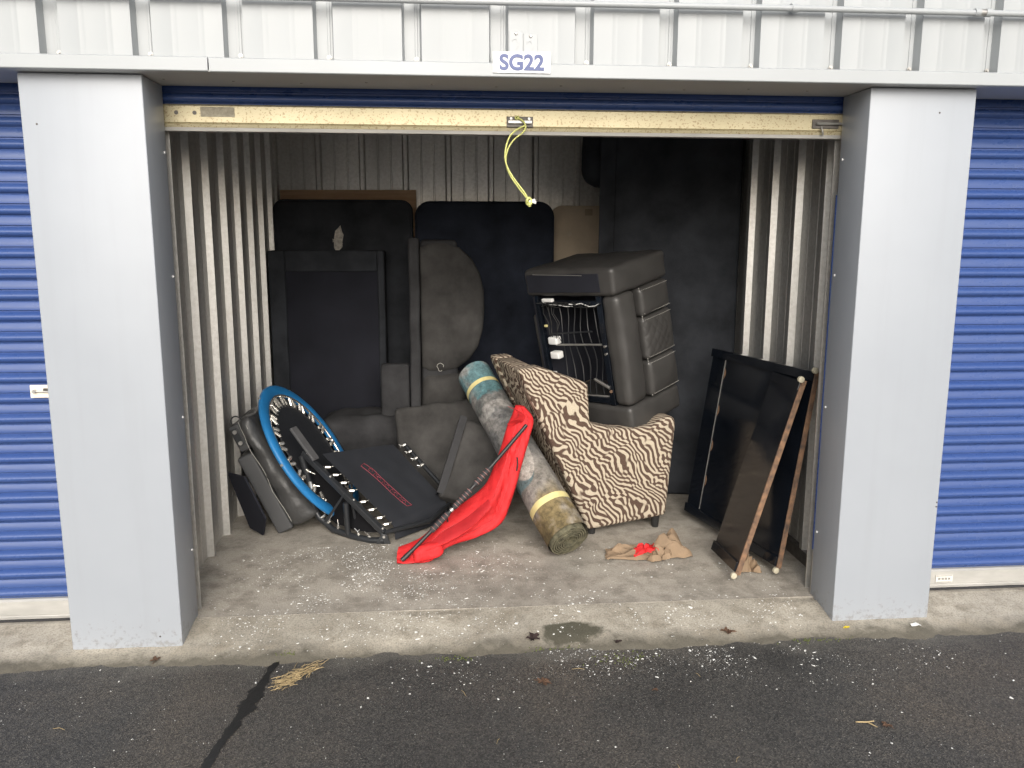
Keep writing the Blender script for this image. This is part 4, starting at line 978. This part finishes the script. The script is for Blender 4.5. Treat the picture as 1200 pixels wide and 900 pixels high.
# white plaster crumbs
def ground_z(x, y):
    if y > .206: return FZ
    if y < -.095: return -.029
    k = max(0, (y + .24) / .436); return apron((x + 4) / 11, k).z if y > -.1 else -.029
bt = MB()
def crumb(x, y, s):
    z = ground_z(x, y); b = len(bt.v); n = rnd.choice((3, 4, 4, 5)); a0 = rnd.random() * 6; el = rnd.choice((1, 1, 1.3, 1.7))
    for lev, f in ((0, 1), (1, .75)):
        for k in range(n):
            a = a0 + 2 * PI * k / n; r_ = s * f * rnd.uniform(.45, 1.25); q1, q2 = r_ * math.cos(a) * el, r_ * math.sin(a) / el; bt.v.append(Vector((x + q1 * math.cos(a0) - q2 * math.sin(a0), y + q1 * math.sin(a0) + q2 * math.cos(a0), z + lev * s * rnd.uniform(.15, .45) - .0005)))
    bt.f.append(tuple(b + n + k for k in range(n)))
    for k in range(n): bt.f.append((b + k, b + (k + 1) % n, b + n + (k + 1) % n, b + n + k))
def clear(x, y): return not (x < .02 and y > -.01 and y < .25) and not (x > 2.85 and -.01 < y < .25)
for i in range(12000):
    reg = rnd.random()
    if reg < .36: x, y = rnd.gauss(.75, .33), rnd.uniform(.3, 1.05)
    elif reg < .52: x, y = rnd.uniform(.05, 2.8), rnd.uniform(.22, .95)
    elif reg < .76: x, y = rnd.uniform(.1, 2.75), rnd.gauss(.12, .10)
    elif reg < .93: x, y = rnd.gauss(2.15, .6), -.11 - abs(rnd.gauss(0, .17))
    else: x, y = rnd.uniform(-.6, 3.4), rnd.uniform(-1.05, -.1)
    if nz((x, y, 0), 5, 2) + .35 * nz((x, y, 0), 17, 4) < rnd.uniform(-.45, .25): continue
    if clear(x, y): crumb(x, y, min(.011, (.0014 if y > -.05 else .0010) + rnd.expovariate(1 / (.0013 if y > -.05 else .0010))))
tag(bt.build('plaster_crumbs', MAT['bits']), 'white plaster crumbs scattered over the floor, apron and asphalt', 'crumbs', kind='stuff')
# dry grass clippings by the tar seam
gb = MB()
for i in range(150):
    t_ = rnd.random(); x = .455 + .125 * t_ + rnd.gauss(0, .016); y = -.325 + .15 * t_ + rnd.gauss(0, .022); a = rnd.gauss(.75, .5); l = rnd.uniform(.02, .06)
    d_ = Vector((math.cos(a), math.sin(a), 0)) * l; z = -.028 + rnd.random() * .010
    gb.tube([Vector((x, y, z)) - d_ / 2, Vector((x, y, z + .004)), Vector((x, y, z + rnd.uniform(0, .006))) + d_ / 2], [.0009, .0012, .0006], 4)
for i in range(9):
    x, y = rnd.uniform(-.3, 3.2), rnd.uniform(-.95, -.2); a = rnd.random() * PI; l = rnd.uniform(.02, .07); d_ = Vector((math.cos(a), math.sin(a), 0)) * l
    gb.tube([Vector((x, y, -.027)) - d_ / 2, Vector((x, y + .006, -.025)), Vector((x, y, -.027)) + d_ / 2], [.0008, .0011, .0006], 4)
tag(gb.build('dry_grass', MAT['straw']), 'straw coloured dry grass clippings beside the tar seam', 'grass', kind='stuff')
# moss tufts along the joint
ms = MB()
for (cx, cy, n, sx, sy) in ((.455, -.10, 50, .025, .012), (1.15, -.15, 40, .05, .012), (1.86, -.20, 60, .06, .03), (2.75, -.12, 40, .08, .01), (1.55, -.10, 40, .09, .008)):
    for i in range(n):
        x, y = cx + rnd.gauss(0, sx), cy + rnd.gauss(0, sy); z = ground_z(x, y); h = rnd.uniform(.003, .008)
        ms.add([(x - .003, y, z), (x + .003, y - .002, z), (x, y + .003, z), (x + rnd.uniform(-.003, .003), y, z + h)], [(0, 1, 3), (1, 2, 3), (2, 0, 3)])
tag(ms.build('moss', MAT['moss']), 'thin green moss along the edge of the asphalt', 'moss', kind='stuff')
def leaf(label, cx, cy, s, lobes, mat, seed, curl=.3):
    t = MB(); t.v.append(Vector((0, 0, .004))); n = 28
    for k in range(n):
        a = 2 * PI * k / n; r_ = s * (.45 + .55 * abs(math.cos(a * lobes / 2 + seed)) ** 1.5) * (1 + .3 * nz((k, seed, 0), 1.7))
        t.v.append(Vector((r_ * math.cos(a), r_ * math.sin(a) * .8, .004 + curl * s * abs(nz((math.cos(a) * 2, math.sin(a) * 2, seed), 1)) + .2 * curl * s)))
    t.f = [(0, 1 + k, 1 + (k + 1) % n) for k in range(n)]
    t.tube([(0, 0, .004), (s * .7, s * .35, .006), (s * 1.2, s * .4, .004)], .0012, 5)
    me = t.mesh('leaf', smooth=40); o = link('fallen_leaf', me, mat); o.location = (cx, cy, ground_z(cx, cy)); o.rotation_euler = (0, 0, seed)
    return tag(o, label, 'leaf', 'fallen leaves on the driveway')
leaf('dark curled dead leaf on the apron beside the damp stain', 1.495, -.045, .042, 5, MAT['leaf_dark'], 1.2, .55)
leaf('reddish brown lobed dead leaf lying flat on the asphalt below the rolled rug', 1.503, -.37, .034, 6, MAT['leaf_brown'], 2.3)
leaf('small dark dead leaf at the kerb edge to the right of the damp stain', 1.86, -.085, .022, 3, MAT['leaf_dark'], .4)
leaf('tiny orange brown leaf on the asphalt below the paper bag', 1.93, -.46, .013, 3, MAT['leaf_brown'], 3.1)
leaf('brown curled leaf beside the pale twig on the asphalt', 2.70, -.765, .022, 3, MAT['leaf_brown'], 5.1, .6)
leaf('brown dead leaf on the apron below the left pillar', -.09, -.075, .026, 4, MAT['leaf_brown'], 4.4, .5)
leaf('brown dead leaf on the apron below the leaning black panels', 2.36, -.055, .034, 4, MAT['leaf_brown'], 6.0, .5)
o = leaf('bright yellow petal on the apron by the right pillar', 2.905, -.055, .017, 2, MAT['petal'], .9, .6); o.name = 'yellow_petal'; o['category'] = 'petal'; del o['group']
pb_ = MB()
pb_.v = [Vector((.026 * math.cos(k * PI / 5) * (1 + .3 * nz((k, 0, 0), 1.3)), .016 * math.sin(k * PI / 5), .002 + .004 * (k % 3))) for k in range(10)] + [Vector((0, 0, .012))]; pb_.f = [(k, (k + 1) % 10, 10) for k in range(10)]
o = link('paper_chip', pb_.mesh('paper_chip'), MAT['bits']); o.location = (3.225, -.06, ground_z(3.225, -.06)); tag(o, 'flat white paper chip on the apron below the right pillar', 'litter')
tw = MB().tube([(2.60, -.735, -.024), (2.64, -.742, -.022), (2.67, -.735, -.024)], [.002, .003, .002], 6).tube([(2.64, -.742, -.022), (2.652, -.765, -.021), (2.662, -.775, -.023)], [.0025, .002, .001], 6)
tag(tw.build('twig', MAT['straw']), 'small pale forked twig on the asphalt below the right pillar', 'twig')
